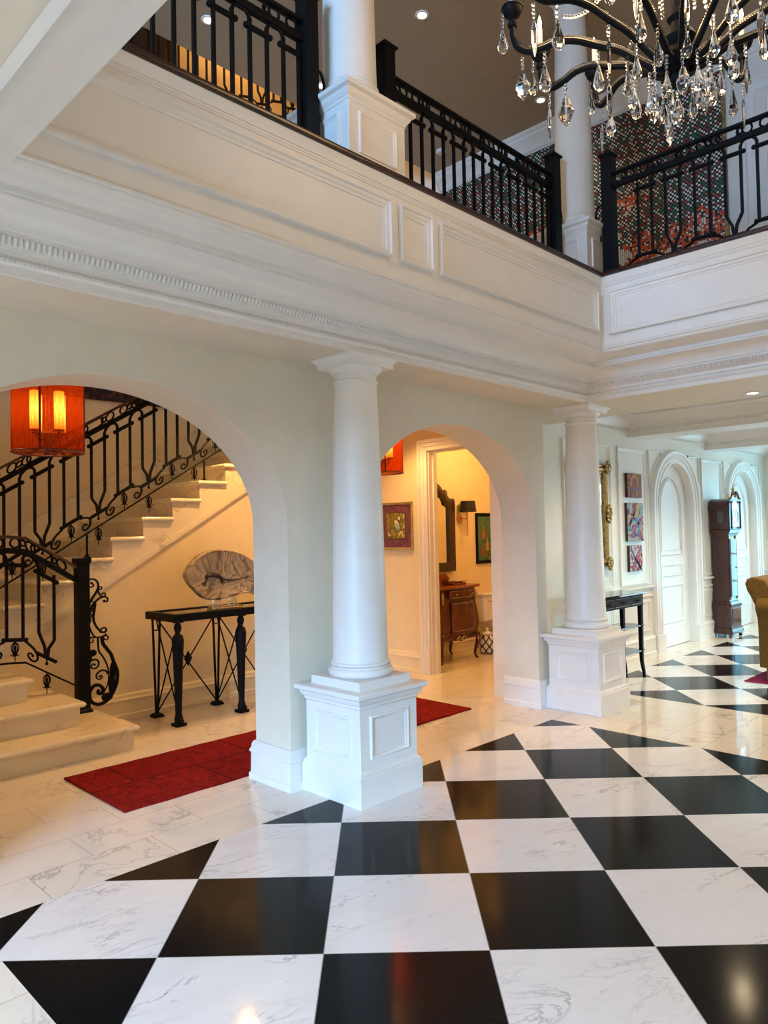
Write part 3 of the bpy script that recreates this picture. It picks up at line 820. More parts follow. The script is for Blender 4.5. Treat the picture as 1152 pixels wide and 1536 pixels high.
# ------------------------------------------------------------------ marble staircase
RI, RU = .172, .2845
nx_ = lambda k: 3.063 + RU * (k - 10)               # riser position of step k
st = thing('staircase', 'cream marble staircase rising to the right behind the left arch', 'staircase', (2.0, 5.6, 0))
def tread(m, x0, x1, y0, y1, zt, t=.038):
    """slab with a rounded front (-x) and side (-y) edge"""
    prof = [(.012, zt - t), (.003, zt - t * .75), (0, zt - t * .5), (.003, zt - t * .25), (.012, zt)]
    v = []; F = []
    for d, z in prof: v += [(x0 + d, y1, z), (x0 + d, y0 + d, z), (x1 - (0 if False else 0), y0 + d, z), (x1, y1, z)]
    for j in range(4):
        for k in range(4): F.append((j * 4 + k, j * 4 + (k + 1) % 4, j * 4 + 4 + (k + 1) % 4, j * 4 + 4 + k))
    F += [(0, 1, 2, 3), (16, 17, 18, 19)]
    m.add(v, F)
def curb(m, x0, x1, y0, y1, zt, t=.038):
    """slab rounded on its front (-y) and right (+x) edges"""
    prof = [(.014, zt - t), (.004, zt - t * .75), (0, zt - t * .5), (.004, zt - t * .25), (.014, zt)]
    v = []; F = []
    for d, z in prof: v += [(x0, y0 + d, z), (x1 - d, y0 + d, z), (x1 - d, y1, z), (x0, y1, z)]
    for j in range(4):
        for k in range(4): F.append((j * 4 + k, j * 4 + (k + 1) % 4, j * 4 + 4 + (k + 1) % 4, j * 4 + 4 + k))
    F += [(0, 1, 2, 3), (16, 17, 18, 19)]
    m.add(v, F)
XL = -.6
for k, (xr, yf) in enumerate(((2.555, 5.075), (2.290, 5.375), (2.030, 5.675))):
    zt = RI * (k + 1)
    m = MB(); m.box(XL, xr - .035, yf + .035, 6.05, RI * k, zt - .036); rs = m.build('riser', 'smar', st, smooth=0)
    m = MB(); curb(m, XL, xr, yf, 6.05, zt); m.build('tread', 'smar2', st)
m = MB(); m.box(XL, nx_(4), 6.05, YB, 0, RI * 3); m.build('landing', 'smar2', st, smooth=0)
for k in range(4, 21):
    x = nx_(k); zt = RI * k
    x1 = x + RU
    zl0, zl1 = max(.0, lz(x + .03)), max(0, lz(x1 + .03))
    m = MB(); m.prism([(x + .03, zl0), (x1 + .03, zl1), (x1 + .03, zt - .036), (x + .03, zt - .036)], lambda a, b, t: (a, t, b), 6.05, YB)
    m.build('riser', 'smar', st, smooth=0)
    m = MB(); tread(m, x, x1 + .03, 6.022, YB, zt); m.build('tread', 'smar2', st)
# marble skirting on the stair wall
m = MB()
sk = lambda x: 1.717 + .605 * (x - 3.063)
m.prism([(1.0, sk(1.0) - .2), (6.0, sk(6.0) - .2), (6.0, sk(6.0) + .24), (1.0, sk(1.0) + .24)], lambda a, b, t: (a, t, b), YB - .02, YB)
m.prism([(1.0, sk(1.0) + .24), (6.0, sk(6.0) + .24), (6.0, sk(6.0) + .285), (1.0, sk(1.0) + .285)], lambda a, b, t: (a, t, b), YB - .035, YB)
m.build('wall_skirting', 'smar2', st, smooth=0)

SY = 6.15
o = thing('stair_railing', 'black wrought-iron stair railing sloping up to the right above the marble steps', 'railing', (3.0, SY, 1.2))
zb2 = lambda s: 1.58 + .605 * (s - 2.813)
feet = {nx_(k) + .14: RI * k for k in (8, 12, 16)}
railing(o, lambda s, n, z: (s, SY + n, z), zb2, 1.45, 5.8, 2.445 - 2 * .2326 * 2, ('bar', 'vee'), sp=.1163, capmat='ironbrown', extra_feet=feet)
# lower railing with its newel and the big scroll bracket
LY = 5.81
o = thing('lower_stair_railing', 'black wrought-iron railing with square newel and scroll bracket at the stair foot', 'railing', (2.1, LY, .17))
zb1 = lambda s: .520 if s < 2.0 else .520 - .62 * (s - 2.0)
railing(o, lambda s, n, z: (s, LY + n, z), zb1, 1.0, 2.40, 1.891 - .1155 * 4, ('bar', 'vee'), sp=.1142, capmat='ironbrown')
newel(o, 2.444, LY, RI, 1.385, .046, cap=False)
def cp(x, y): return (2.492 + (x - 740) * .00098, LY, .172 + (1478 - y) * .000965)
def scr(pts, r=.0085, n=5, name='scroll', taper=True):
    m = MB(); P3 = catmull([cp(*p) for p in pts], n); L = len(P3)
    r *= 1.25; m.tube(P3, [r * (1 - .45 * i / L) if taper else r for i in range(L)], 6); m.ball(P3[-1], r * 1.1, 6, 5); m.build(name, 'iron', o)
scr([(745, 610), (775, 560), (815, 500), (828, 455), (812, 415), (780, 398), (748, 405), (740, 435), (752, 460), (778, 462), (788, 445), (772, 432)])
scr([(820, 490), (838, 530), (862, 550), (885, 540), (880, 520), (862, 525)], .007); scr([(815, 480), (838, 488), (856, 482), (852, 466), (836, 470)], .006)
scr([(748, 740), (752, 680), (770, 630), (800, 590), (840, 560), (880, 552), (906, 570), (898, 595), (876, 588)], .009)
scr([(800, 600), (792, 660), (784, 720), (800, 780), (835, 830), (870, 850), (892, 835), (880, 812), (850, 818), (845, 840)], .009)
scr([(745, 760), (752, 800), (775, 850), (800, 880), (850, 884), (885, 870)], .007)
scr([(800, 884), (770, 880), (748, 895), (755, 920), (778, 920), (780, 903)], .006); scr([(862, 884), (890, 878), (908, 895), (895, 915), (876, 905)], .006)
scr([(855, 885), (862, 940), (895, 990), (930, 1040), (950, 1100), (970, 1150), (985, 1210), (975, 1290), (950, 1350), (915, 1400), (870, 1432), (820, 1440), (775, 1420), (750, 1380), (752, 1320), (785, 1282), (830, 1285), (860, 1320), (850, 1352), (822, 1350), (820, 1330)], .012, 5, 'scroll', False)
scr([(820, 885), (822, 940), (828, 1000), (860, 1050), (890, 1110), (908, 1180), (908, 1250), (890, 1310), (865, 1350)], .007)
scr([(748, 1085), (770, 1068), (805, 1068), (826, 1095), (815, 1130), (785, 1140), (762, 1122), (775, 1100), (792, 1108)], .007)
scr([(905, 1200), (880, 1170), (845, 1165), (812, 1185), (805, 1215), (828, 1235), (852, 1222), (846, 1204), (832, 1212)], .007)
for x, y, sx, sz in ((945, 1180, .028, .075), (935, 1290, .030, .09), (895, 1390, .05, .035), (775, 1010, .035, .028), (757, 1040, .015, .03)):
    m = MB(); c = cp(x, y); m.ball(c, 1, 10, 8, (sx, .010, sz)); m.build('leaf', 'iron', o)
for y in (600, 650, 700, 740):
    m = MB(); a = cp(745 + (720 - y) * .3, y); m.tube([cp(770 - (y - 600) * .15 + 16 * math.cos(2 * PI * i / 12), y + 20 * math.sin(2 * PI * i / 12)) for i in range(12)], .005, 5, True); m.build('twist', 'iron', o)
# the flight that goes on up to the next storey, glimpsed behind the upper balcony
o = thing('upper_stair_railing', 'black iron railing of the next stair flight, glimpsed against the yellow wall upstairs', 'railing', (4.5, 7.0, 6.2))
railing(o, lambda s, n, z: (s, 7.0 + n, z), lambda s: 6.35 + .28 * (s - 4.8), 3.4, 6.4, 4.62 - .1155 * 8, ('vee', 'bar'), drops=False)

# ------------------------------------------------------------------ lanterns in the hall
def lantern(loc, label):
    o = thing('pendant_lantern', label, 'lamp', loc, 'orange pendant lanterns in the stair hall')
    R, H = .217, .62
    m = MB(); n = 64; v = []; F = []
    for z in (0, H):
        for i in range(n): v.append((R * math.cos(2 * PI * i / n), R * math.sin(2 * PI * i / n), z))
    F = [(i, (i + 1) % n, n + (i + 1) % n, n + i) for i in range(n)]
    m.add(v, F); m.build('shade', 'shade', o, local=True)
    for z in (.004, H):
        m = MB(); m.tube([(R * math.cos(2 * PI * i / 48), R * math.sin(2 * PI * i / 48), z) for i in range(48)], .006, 6, True); m.build('shade_ring', 'lampframe', o, local=True)
    for k in range(4):
        a = math.radians(45 + 90 * k + 12); m = MB(); m.tube([(R * math.cos(a), R * math.sin(a), 0), (R * math.cos(a), R * math.sin(a), H)], .007, 6); m.build('rib', 'lampframe', o, local=True)
    m = MB()
    for k in range(2):
        a = math.radians(57 + 90 * k); m.tube([(R * math.cos(a), R * math.sin(a), .006), (-R * math.cos(a), -R * math.sin(a), .006)], .005, 6)
    m.build('cross_bar', 'lampframe', o, local=True)
    m = MB(); m.lathe([(.004, .03), (.018, .05), (.028, .08), (.045, .10), (.045, .125), (.02, .15), (.013, .17), (.013, H + .04)], n=20); m.build('spindle', 'lampframe', o, local=True)
    for k in range(4):
        a = math.radians(20 + 90 * k); x, y = .10 * math.cos(a), .10 * math.sin(a)
        m = MB(); m.tube(catmull([(.03 * math.cos(a), .03 * math.sin(a), .11), (.06 * math.cos(a), .06 * math.sin(a), .085), (.09 * math.cos(a), .09 * math.sin(a), .105), (x, y, .132)], 5), .006, 6)
        m.lathe([(.012, .128), (.034, .135), (.034, .143)], (x, y), 16); m.build('arm', 'lampframe', o, local=True)
        m = MB(); m.lathe([(.030, .142), (.031, .385), (.027, .39), (.024, .385)], (x, y), 20); m.build('light_tube', 'tube', o, local=True)
    m = MB(); m.tube([(0, 0, H + .04), (0, 0, 2.92 - loc[2] - .02)], .008, 8); m.lathe([(.06, 2.92 - loc[2] - .03), (.06, 2.92 - loc[2])], n=24); m.build('stem', 'lampframe', o, local=True)
    return o
LAMPS = [(1.83, 4.85, 2.095), (4.86, 4.85, 2.095)]
lantern(LAMPS[0], 'orange drum lantern with glowing tubes hanging in the left arch before the stairs')
lantern(LAMPS[1], 'orange drum lantern half hidden behind the column, hanging in the second arch')

# ------------------------------------------------------------------ rug, hall console, stone slab
m = MB()
def slab_soft(x0, x1, y0, y1, h):
    N = 60; v = []; F = []
    rnd = random.Random(3)
    for i in range(N + 1):
        x = x0 + (x1 - x0) * i / N
        j = .003 * math.sin(i * .9) ; k = .003 * math.sin(i * 1.3 + 2)
        v += [(x, y0 + j, 0.0), (x, y0 + j + .004, h), (x, y1 + k - .004, h), (x, y1 + k, 0.0)]
    for i in range(N):
        for q in range(4): F.append((i * 4 + q, i * 4 + (q + 1) % 4, i * 4 + 4 + (q + 1) % 4, i * 4 + 4 + q))
    F += [(0, 1, 2, 3), tuple(N * 4 + k for k in range(4))]
    return v, F
m.add(*slab_soft(1.90, 5.03, 3.965, 4.81, .014))
o = m.build('runner_rug', 'rug')
tag(o, 'long dark red patchwork runner lying on the pale marble of the stair hall', 'rug', kind='thing')

o = thing('console_table', 'black iron console table with a glass top against the wall under the stairs', 'table', (3.66, 5.65, 0))
TX0, TX1, TY0, TY1, TH = 3.02, 4.36, 5.415, 5.89, .905
m = MB()
m.box(TX0, TX1, TY0, TY0 + .055, TH - .062, TH); m.box(TX0, TX1, TY1 - .055, TY1, TH - .062, TH); m.box(TX0, TX0 + .055, TY0 + .055, TY1 - .055, TH - .062, TH); m.box(TX1 - .055, TX1, TY0 + .055, TY1 - .055, TH - .062, TH)
m.build('top_frame', 'iron', o, bevel=.004)
m = MB(); m.box(TX0 + .05, TX1 - .05, TY0 + .05, TY1 - .05, TH - .02, TH - .008); m.build('glass_top', 'glass', o, smooth=0)
for x in (3.075, 3.685, 4.30):
    y = TY0 + .03; m = MB()
    m.box(x - .045, x + .045, y - .05, y + .045, 0, .022); 
    m.lathe([(.034, .02), (.036, .06), (.026, .10), (.027, .12), (.036, .40), (.046, .62), (.050, .69), (.040, .73), (.020, .745), (.018, .755)], (x, y), 8, a0=PI / 8)
    m.ball((x, y, .795), .034, 12, 10, (.9, .95, 1.35)); m.ball((x, y - .03, .045), .03, 8, 6, (.9, 1.2, .8)); m.lathe([(.03, .835), (.038, TH - .06)], (x, y), sq=4)
    m.build('leg', 'iron', o)
for x in (3.105, 3.70, 4.28):
    y = TY1 - .03; m = MB()
    m.lathe([(.045, 0), (.045, .012), (.032, .03)], (x, y), sq=4)
    for s in (-1, 1): m.tube([(x + .008 * s, y, .02), (x + .034 * s, y, TH - .06)], .0105, 4)
    m.tube([(x - .03, y, .74), (x + .03, y, .74)], .007, 4)
    m.build('leg', 'iron', o, smooth=0)
for xa, xb, xc in ((3.075, 3.105, 0), (3.685, 3.70, 0), (4.30, 4.28, 0)):
    m = MB(); m.tube([(xa, TY0 + .03, .08), (xb, TY1 - .03, TH - .07)], .0065, 5); m.tube([(xb, TY1 - .03, .05), (xa, TY0 + .03, TH - .08)], .0065, 5); m.build('cross_brace', 'iron', o)
for xa, xb in ((3.105, 3.70), (3.70, 4.28)):
    m = MB(); y = TY1 - .03
    m.tube([(xa, y, .03), (xb, y, TH - .06)], .0065, 5); m.tube([(xb, y, .03), (xa, y, TH - .06)], .0065, 5); m.build('cross_brace', 'iron', o)
    m = MB(); c = ((xa + xb) / 2, y - .01, .46); m.add([(c[0], c[1], c[2] + .07), (c[0] + .042, c[1], c[2]), (c[0], c[1], c[2] - .07), (c[0] - .042, c[1], c[2]), (c[0], c[1] - .02, c[2]), (c[0], c[1] + .02, c[2])],
        [(0, 1, 4), (1, 2, 4), (2, 3, 4), (3, 0, 4), (1, 0, 5), (2, 1, 5), (3, 2, 5), (0, 3, 5)]); m.build('diamond_boss', 'iron', o, smooth=0)

OUT = [(3.25, 1.207), (3.284, 1.276), (3.345, 1.346), (3.442, 1.396), (3.582, 1.42), (3.727, 1.406), (3.861, 1.364), (3.967, 1.296), (4.045, 1.202), (4.11, 1.109), (4.125, 1.02), (4.06, .975), (3.946, 1.002), (3.87, 1.014), (3.765, 1.003), (3.633, .975), (3.491, .98), (3.409, 1.011), (3.341, 1.076), (3.288, 1.133)]
o = thing('polished_stone_slab', 'polished banded brown stone slab on a clear stand on the black console table', 'sculpture', (3.65, 5.65, TH))
op = catmull(OUT[-2:] + OUT + OUT[:3], 4)[8:8 + 4 * len(OUT)]
cx, cz = 3.68, 1.19; m = MB(); v = []; F = []; L = len(op)
prof = [(-.028, .90), (-.036, .955), (-.030, .985), (-.012, 1.0), (.012, 1.0), (.030, .985), (.036, .955), (.028, .90)]
for y, k in prof:
    for x, z in op: v.append((cx + (x - cx) * k, 5.65 + y, cz + (z - cz) * k))
for j in range(len(prof) - 1):
    for i in range(L): F.append((j * L + i, j * L + (i + 1) % L, (j + 1) * L + (i + 1) % L, (j + 1) * L + i))
F += [tuple(range(L - 1, -1, -1)), tuple((len(prof) - 1) * L + i for i in range(L))]
m.add(v, F); m.build('slab', 'agate', o)
m = MB()
for p in ([(3.425, 1.105), (3.44, 1.13), (3.455, 1.155)], [(3.406, 1.128), (3.44, 1.14), (3.462, 1.17)]): m.tube([(x, 5.612, z) for x, z in p], .006, 6)
m.tube(catmull([(x, 5.612, z) for x, z in ((3.447, 1.175), (3.47, 1.195), (3.52, 1.198), (3.57, 1.188), (3.62, 1.158), (3.70, 1.143), (3.79, 1.146), (3.93, 1.17))], 5), [.010 + .012 * max(0, math.sin(PI * min(1, i / 22))) * (1 if i < 22 else 0) if i < 22 else max(.002, .009 - .0006 * (i - 22)) for i in range(36)], 8)
for p in ([(3.60, 1.165), (3.615, 1.135), (3.637, 1.118)], [(3.592, 1.17), (3.60, 1.125), (3.625, 1.108)]): m.tube([(x, 5.612, z) for x, z in p], .005, 6)
m.build('inlay_figure', 'mwood', o)
m = MB(); m.box(3.50, 3.82, 5.60, 5.70, TH - .004, TH + .012); m.box(3.55, 3.60, 5.61, 5.69, TH + .012, TH + .09); m.box(3.72, 3.77, 5.61, 5.69, TH + .012, TH + .11); m.build('stand', 'glass', o, smooth=0, bevel=.003)

# framed pictures ------------------------------------------------
def M_pic(name, stops, scale, dist, stretch=(1, 1, 1), const=True, seed=0):
    t = NT(name); mp = t.n('Mapping'); t.link(t.obj(), mp.inputs[0]); mp.inputs['Scale'].default_value = stretch; mp.inputs['Location'].default_value = (seed, seed * 2, 0)
    n = t.noise(mp.outputs[0], scale=scale, detail=2.5, dist=dist, rough=.45)
    t.bsdf(t.ramp(n, stops, 'CONSTANT' if const else 'LINEAR'), .6, Specular_IOR_Level=.2); return t.m
for z0, z1, wd in ((1.612, 1.885, 'upper'), (1.315, 1.585, 'lower')):
    m = MB(); m.box(4.345, 4.62, 6.02, YW, z0, z1)
    o = m.build('framed_picture', 'blackl', bevel=.004)
    tag(o, '%s dark framed picture at the arch edge, on the wall under the stairs' % wd, 'picture', 'dark pictures by the arch edge', 'thing')

o = thing('bird_painting', 'gilt framed painting of a pale bird on a purple mat, beside the inner doorway', 'painting', (5.99, 5.74, 1.34))
mX = lambda a, b, t: (6.0 - t, a, b)
m = MB(); frame_ring(m, mX, 5.485, 5.985, 1.34, 1.88, .040, .03); m.build('frame', 'palegold', o)
m = MB(); m.box(5.992, 6.0, 5.49, 5.98, 1.345, 1.875); m.build('mat_board', M_plain('plum_mat', (.155, .045, .075), .8, var=.25, scale=14), o)
m = MB(); frame_ring(m, mX, 5.595, 5.895, 1.465, 1.765, .010, .012); m.build('inner_frame', 'mwood', o)
m = MB(); m.box(5.987, 5.993, 5.60, 5.89, 1.47, 1.76); m.build('canvas', M_pic('olive_ground', [(.3, (.09, .07, .012)), (.5, (.20, .155, .03)), (.65, (.33, .26, .05)), (.8, (.5, .42, .16))], 9, 2, const=False), o)
def blob(parent, name, mat, cy, cz, ry, rz, rot, x=5.9865, d=.004):
    m = MB(); c, s = math.cos(rot), math.sin(rot); v = [(x - d, cy, cz)]
    for i in range(18):
        a = 2 * PI * i / 18; p, q = ry * math.cos(a), rz * math.sin(a); v.append((x, cy + p * c - q * s, cz + p * s + q * c))
    m.add(v, [(0, 1 + i, 1 + (i + 1) % 18) for i in range(18)]); return m.build(name, mat, parent)
bw = M_plain('bird_cream', (.72, .64, .46), .6); bt = M_plain('bird_teal', (.16, .35, .33), .6); by = M_plain('leaf_gold', (.62, .52, .22), .6)
blob(o, 'bird_body', bw, 5.725, 1.625, .030, .062, -.45); blob(o, 'bird_head', bw, 5.692, 1.700, .019, .021, 0); blob(o, 'bird_wing', bt, 5.715, 1.605, .016, .048, -.5, 5.984)
blob(o, 'bird_tail', M_plain('bird_grey', (.2, .2, .15), .6), 5.792, 1.556, .010, .045, -1.0, 5.985)
for y, z, r in ((5.68, 1.53, .5), (5.65, 1.545, 1.1), (5.64, 1.51, -.6), (5.70, 1.505, .2), (5.84, 1.51, 1.2), (5.86, 1.53, .2), (5.62, 1.60, .9), (5.62, 1.72, .3)): blob(o, 'leaf', by, y, z, .009, .028, r, 5.986)

# ------------------------------------------------------------------ powder room
o = thing('vanity_cabinet', 'cherry wood vanity cabinet on curved legs with a red marble top in the powder room', 'cabinet', (6.8, 5.72, 0))
VX = (6.47, 7.13); VYF, VYB = 5.53, 5.945
m = MB(); prof = []
N = 14
for j in range(N + 1):
    z = .27 + (.865 - .27) * j / N; u = j / N; b_ = .022 * math.sin(PI * (1 - u)) + .012 * math.sin(2 * PI * u)
    prof.append((z, b_))
v = []; F = []; K = 11
for z, b_ in prof:
    for i in range(K):
        u = i / (K - 1); v.append((VX[0] - b_ + (VX[1] - VX[0] + 2 * b_) * u, VYF - b_ - .022 * math.sin(PI * u), z))
    v += [(VX[1] + b_, VYB, z), (VX[0] - b_, VYB, z)]
K2 = K + 2
for j in range(N):
    for i in range(K2): F.append((j * K2 + i, j * K2 + (i + 1) % K2, (j + 1) * K2 + (i + 1) % K2, (j + 1) * K2 + i))
F += [tuple(range(K2 - 1, -1, -1)), tuple(N * K2 + i for i in range(K2))]
m.add(v, F); m.build('carcass', 'vanity', o, smooth=50)
m = MB(); pts = [(VX[0] - .05 + (VX[1] - VX[0] + .1) * i / 12, VYF - .045 - .03 * math.sin(PI * i / 12)) for i in range(13)]
m.prism(pts + [(VX[1] + .05, VYB), (VX[0] - .05, VYB)], lambda a, b, t: (a, b, t), .865, .900); m.build('top', 'vantop', o, bevel=.008)
m = MB(); m.box(VX[0] - .03, VX[0] + .45, VYB - .02, VYB, .90, 1.0); m.build('backsplash', 'vantop', o, bevel=.004)
silver = M_plain('silver_inlay', (.30, .30, .30), .4, .6)
def front_y(u): return VYF - .03 - .022 * math.sin(PI * u)
def inlay(name, u0, u1, z0, z1):
    m = MB(); X = lambda u: VX[0] + (VX[1] - VX[0]) * u
    P = [(u0 + (u1 - u0) * i / 8, z0) for i in range(9)] + [(u1 - (u1 - u0) * i / 8, z1) for i in range(9)]
    m.tube([(X(u), front_y(u) - .012, z) for u, z in P], .0035, 5, True); return m.build(name, silver, o)
def panel(name, u0, u1, z0, z1):
    m = MB(); X = lambda u: VX[0] + (VX[1] - VX[0]) * u; v = []; F = []
    for i in range(9):
        u = u0 + (u1 - u0) * i / 8
        v += [(X(u), front_y(u) - .010, z0), (X(u), front_y(u) - .010, z1), (X(u), front_y(u) + .02, z1), (X(u), front_y(u) + .02, z0)]
    for i in range(8):
        for k in range(4): F.append((i * 4 + k, i * 4 + (k + 1) % 4, i * 4 + 4 + (k + 1) % 4, i * 4 + 4 + k))
    F += [(0, 1, 2, 3), (32, 33, 34, 35)]
    m.add(v, F); return m.build(name, 'vanity', o)
dr = panel('drawer', .18, .92, .75, .845); dd = panel('door', .22, .90, .34, .715)
inlay('inlay_line', .20, .90, .758, .838); inlay('inlay_line', .26, .86, .37, .69)
for u in (.34, .80):
    m = MB(); x = VX[0] + (VX[1] - VX[0]) * u; y = front_y(u); m.ball((x, y - .022, .798), .010, 10, 8); m.tube([(x, y - .02, .798), (x, y, .798)], .004, 6); m.build('knob', 'brass', dr)
m = MB(); x = VX[0] + (VX[1] - VX[0]) * .245; y = front_y(.245); m.ball((x, y - .014, .53), .012, 10, 8, (.6, .4, 1.5)); m.build('escutcheon', 'brass', dd)
for x, y, sx, sy in ((VX[0] + .02, VYF, -1, -1), (VX[1] - .02, VYF, 1, -1), (VX[0] + .02, VYB - .03, -1, .2), (VX[1] - .02, VYB - .03, 1, .2)):
    m = MB(); m.tube(catmull([(x, y, .36), (x + sx * .03, y + sy * .025, .28), (x + sx * .028, y + sy * .022, .20), (x + sx * .004, y + sy * .004, .10), (x + sx * .004, y + sy * .004, .04), (x + sx * .03, y + sy * .02, .0)], 5), [.040 - .0268 * min(1, i / 20) if i < 21 else .0132 + .0008 * (i - 20) for i in range(26)], 8)
    lg = m.build('leg', 'vanity', o)
    if sy < 0:
        m = MB(); m.ball((x + sx * .02, y + sy * .04, .28), 1, 8, 8, (.016, .012, .075)); m.build('gilt_mount', 'palegold', lg)
        m = MB(); m.ball((x + sx * .004, y - .035, .76), 1, 8, 8, (.014, .012, .075)); m.build('gilt_mount', 'palegold', lg)
m = MB()
for s in (-1, 1):
    m.tube(catmull([(6.80, VYF - .05, .275), (6.80 + s * .04, VYF - .055, .30), (6.80 + s * .085, VYF - .05, .275), (6.80 + s * .06, VYF - .05, .255), (6.80 + s * .03, VYF - .05, .27)], 5), .007, 6)
m.ball((6.80, VYF - .055, .27), .016, 8, 6); m.build('apron_mount', 'palegold', o)
m = MB(); pts = [(VX[0] + .03 + (VX[1] - VX[0] - .06) * i / 20, .275 - .035 * math.sin(PI * i / 20) ** .5 * (1 - .5 * abs(math.sin(2 * PI * i / 20)))) for i in range(21)]
m.prism(pts + [(VX[1] - .03, .30), (VX[0] + .03, .30)], lambda a, b, t: (a, t, b), VYF - .035, VYF); m.build('apron', 'vanity', o)

redg = M_plain('ruby_lacquer', (.20, .03, .015), .15, 0, var=.2)
m = MB(); m.lathe([(.030, .900), (.036, .905), (.034, .96), (.040, 1.01), (.044, 1.03), (.038, 1.03), (.032, .97), (.028, .91)], (6.66, 5.70), 20); o = m.build('tumbler', redg)
tag(o, 'ruby tumbler on the left of the red marble vanity top', 'cup', kind='thing')
o = thing('soap_dish', 'stepped red soap dish with a scrolled back on the vanity top', 'dish', (6.93, 5.68, .90))
m = MB(); m.box(6.80, 7.06, 5.60, 5.74, .900, .918); m.box(6.83, 7.03, 5.62, 5.72, .918, .932); m.build('tray', redg, o, bevel=.004)
m = MB(); m.prism([(6.76, .9), (6.98, .9), (6.98, .975), (6.94, 1.0), (6.92, 1.03), (6.86, 1.015), (6.80, 1.02), (6.76, .98)], lambda a, b, t: (a, t, b), 5.80, 5.83); m.build('back_plate', redg, o, bevel=.004)
m = MB(); m.box(6.88, 7.10, 5.60, 5.74, .9325, .944); m.build('rim', M_plain('pale_soap', (.6, .42, .3), .4), o, bevel=.004)

o = thing('wall_mirror', 'dark carved wood mirror with a shaped top above the vanity', 'mirror', (6.75, PY - .02, 1.04))
cxm, hwm = 6.76, .485
topo = [(1.0, 1.93), (.96, 1.955), (.80, 1.955), (.72, 1.985), (.68, 2.05), (.60, 2.065), (.52, 2.06), (.45, 2.10), (.30, 2.145), (.12, 2.165), (0, 2.17)]
Po = [(cxm + hwm, 1.04)] + [(cxm + hwm * u, z) for u, z in topo] + [(cxm - hwm * u, z) for u, z in topo[::-1][1:]] + [(cxm - hwm, 1.04)]
topi = [(1.0, 1.84), (.90, 1.86), (.80, 1.87), (.74, 1.92), (.66, 1.955), (.56, 1.965), (.45, 2.01), (.30, 2.045), (.12, 2.065), (0, 2.07), (0, 2.07)]
hi = hwm - .13
Pi = [(cxm + hi, 1.15)] + [(cxm + hi * u, z) for u, z in topi] + [(cxm - hi * u, z) for u, z in topi[::-1][1:]] + [(cxm - hi, 1.15)]
m = MB(); n = len(Po); v = []
for y in (PY - .005, PY - .045): 
    for P in (Po, Pi): v += [(x, y, z) for x, z in P]
v += [(Po[i][0] * .5 + Pi[i][0] * .5, PY - .06, Po[i][1] * .5 + Pi[i][1] * .5) for i in range(n)]
F = []
for i in range(n):
    j = (i + 1) % n
    F += [(2 * n + i, 2 * n + j, 4 * n + j, 4 * n + i), (4 * n + i, 4 * n + j, 3 * n + j, 3 * n + i), (i, j, 2 * n + j, 2 * n + i), (n + i, n + j, 3 * n + j, 3 * n + i)]
m.add(v, F); m.build('frame', 'mwood', o, smooth=25)
m = MB(); m.prism(Pi, lambda a, b, t: (a, t, b), PY - .022, PY - .008); m.build('mirror_glass', 'mirror', o, smooth=0)

o = thing('wall_sconce', 'brass wall sconce with a small black drum shade between mirror and picture', 'lamp', (7.40, PY, 1.5))
m = MB(); m.lathe([(.060, 0), (.060, .008), (.045, .016), (.040, .024), (.018, .03), (.012, .05)], n=24, fn=lambda p: (7.385 + p[0], PY - p[2], 1.70 + p[1])); m.build('back_plate', 'copper', o)
m = MB(); m.tube([(7.385, PY - .05, 1.70), (7.40, PY - .12, 1.70)], .007, 8); m.build('arm', 'copper', o)
m = MB(); m.lathe([(.006, 1.48), (.010, 1.49), (.005, 1.50), (.012, 1.80), (.014, 1.81)], (7.40, PY - .12), 12); m.build('stem', 'copper', o)
m = MB(); m.lathe([(.108, 1.785), (.092, 1.925), (.090, 1.925), (.106, 1.785)], (7.41, PY - .125), 32, cap=False); m.lathe([(.003, 1.86), (.003, 1.93)], (7.41, PY - .125), 6); m.build('shade', 'blackcloth', o)

o = thing('still_life_picture', 'tall black framed picture with green and orange bottles in the powder room', 'painting', (7.89, PY, 1.11))
mP = lambda a, b, t: (a, PY - t, b)
m = MB(); frame_ring(m, mP, 7.715, 8.075, 1.105, 1.775, .058, .03); m.build('frame', 'blackl', o)
m = MB(); m.box(7.76, 8.03, PY - .014, PY - .004, 1.15, 1.73)
m.build('canvas', M_pic('green_dusk', [(.25, (.03, .05, .03)), (.42, (.05, .14, .07)), (.56, (.07, .17, .09)), (.66, (.10, .07, .035)), (.8, (.16, .04, .025))], 8, 1.5, const=False), o)
for x, z0, h, w_, c in ((7.87, 1.43, .15, .034, (.55, .18, .05)), (7.95, 1.28, .15, .03, (.6, .38, .08)), (7.83, 1.22, .12, .026, (.35, .06, .04)), (7.91, 1.19, .14, .025, (.30, .09, .05)), (7.99, 1.2, .10, .025, (.08, .16, .09))):
    m = MB(); m.prism([(x - w_, z0), (x + w_, z0), (x + w_, z0 + h * .6), (x + w_ * .35, z0 + h * .75), (x + w_ * .3, z0 + h * 1.2), (x - w_ * .3, z0 + h * 1.2), (x - w_ * .35, z0 + h * .75), (x - w_, z0 + h * .6)], lambda a, b, t: (a, t, b), PY - .017, PY - .012)
    m.build('painted_bottle', M_plain('bottle_paint', tuple(q * .6 for q in c), .6), o, smooth=0)

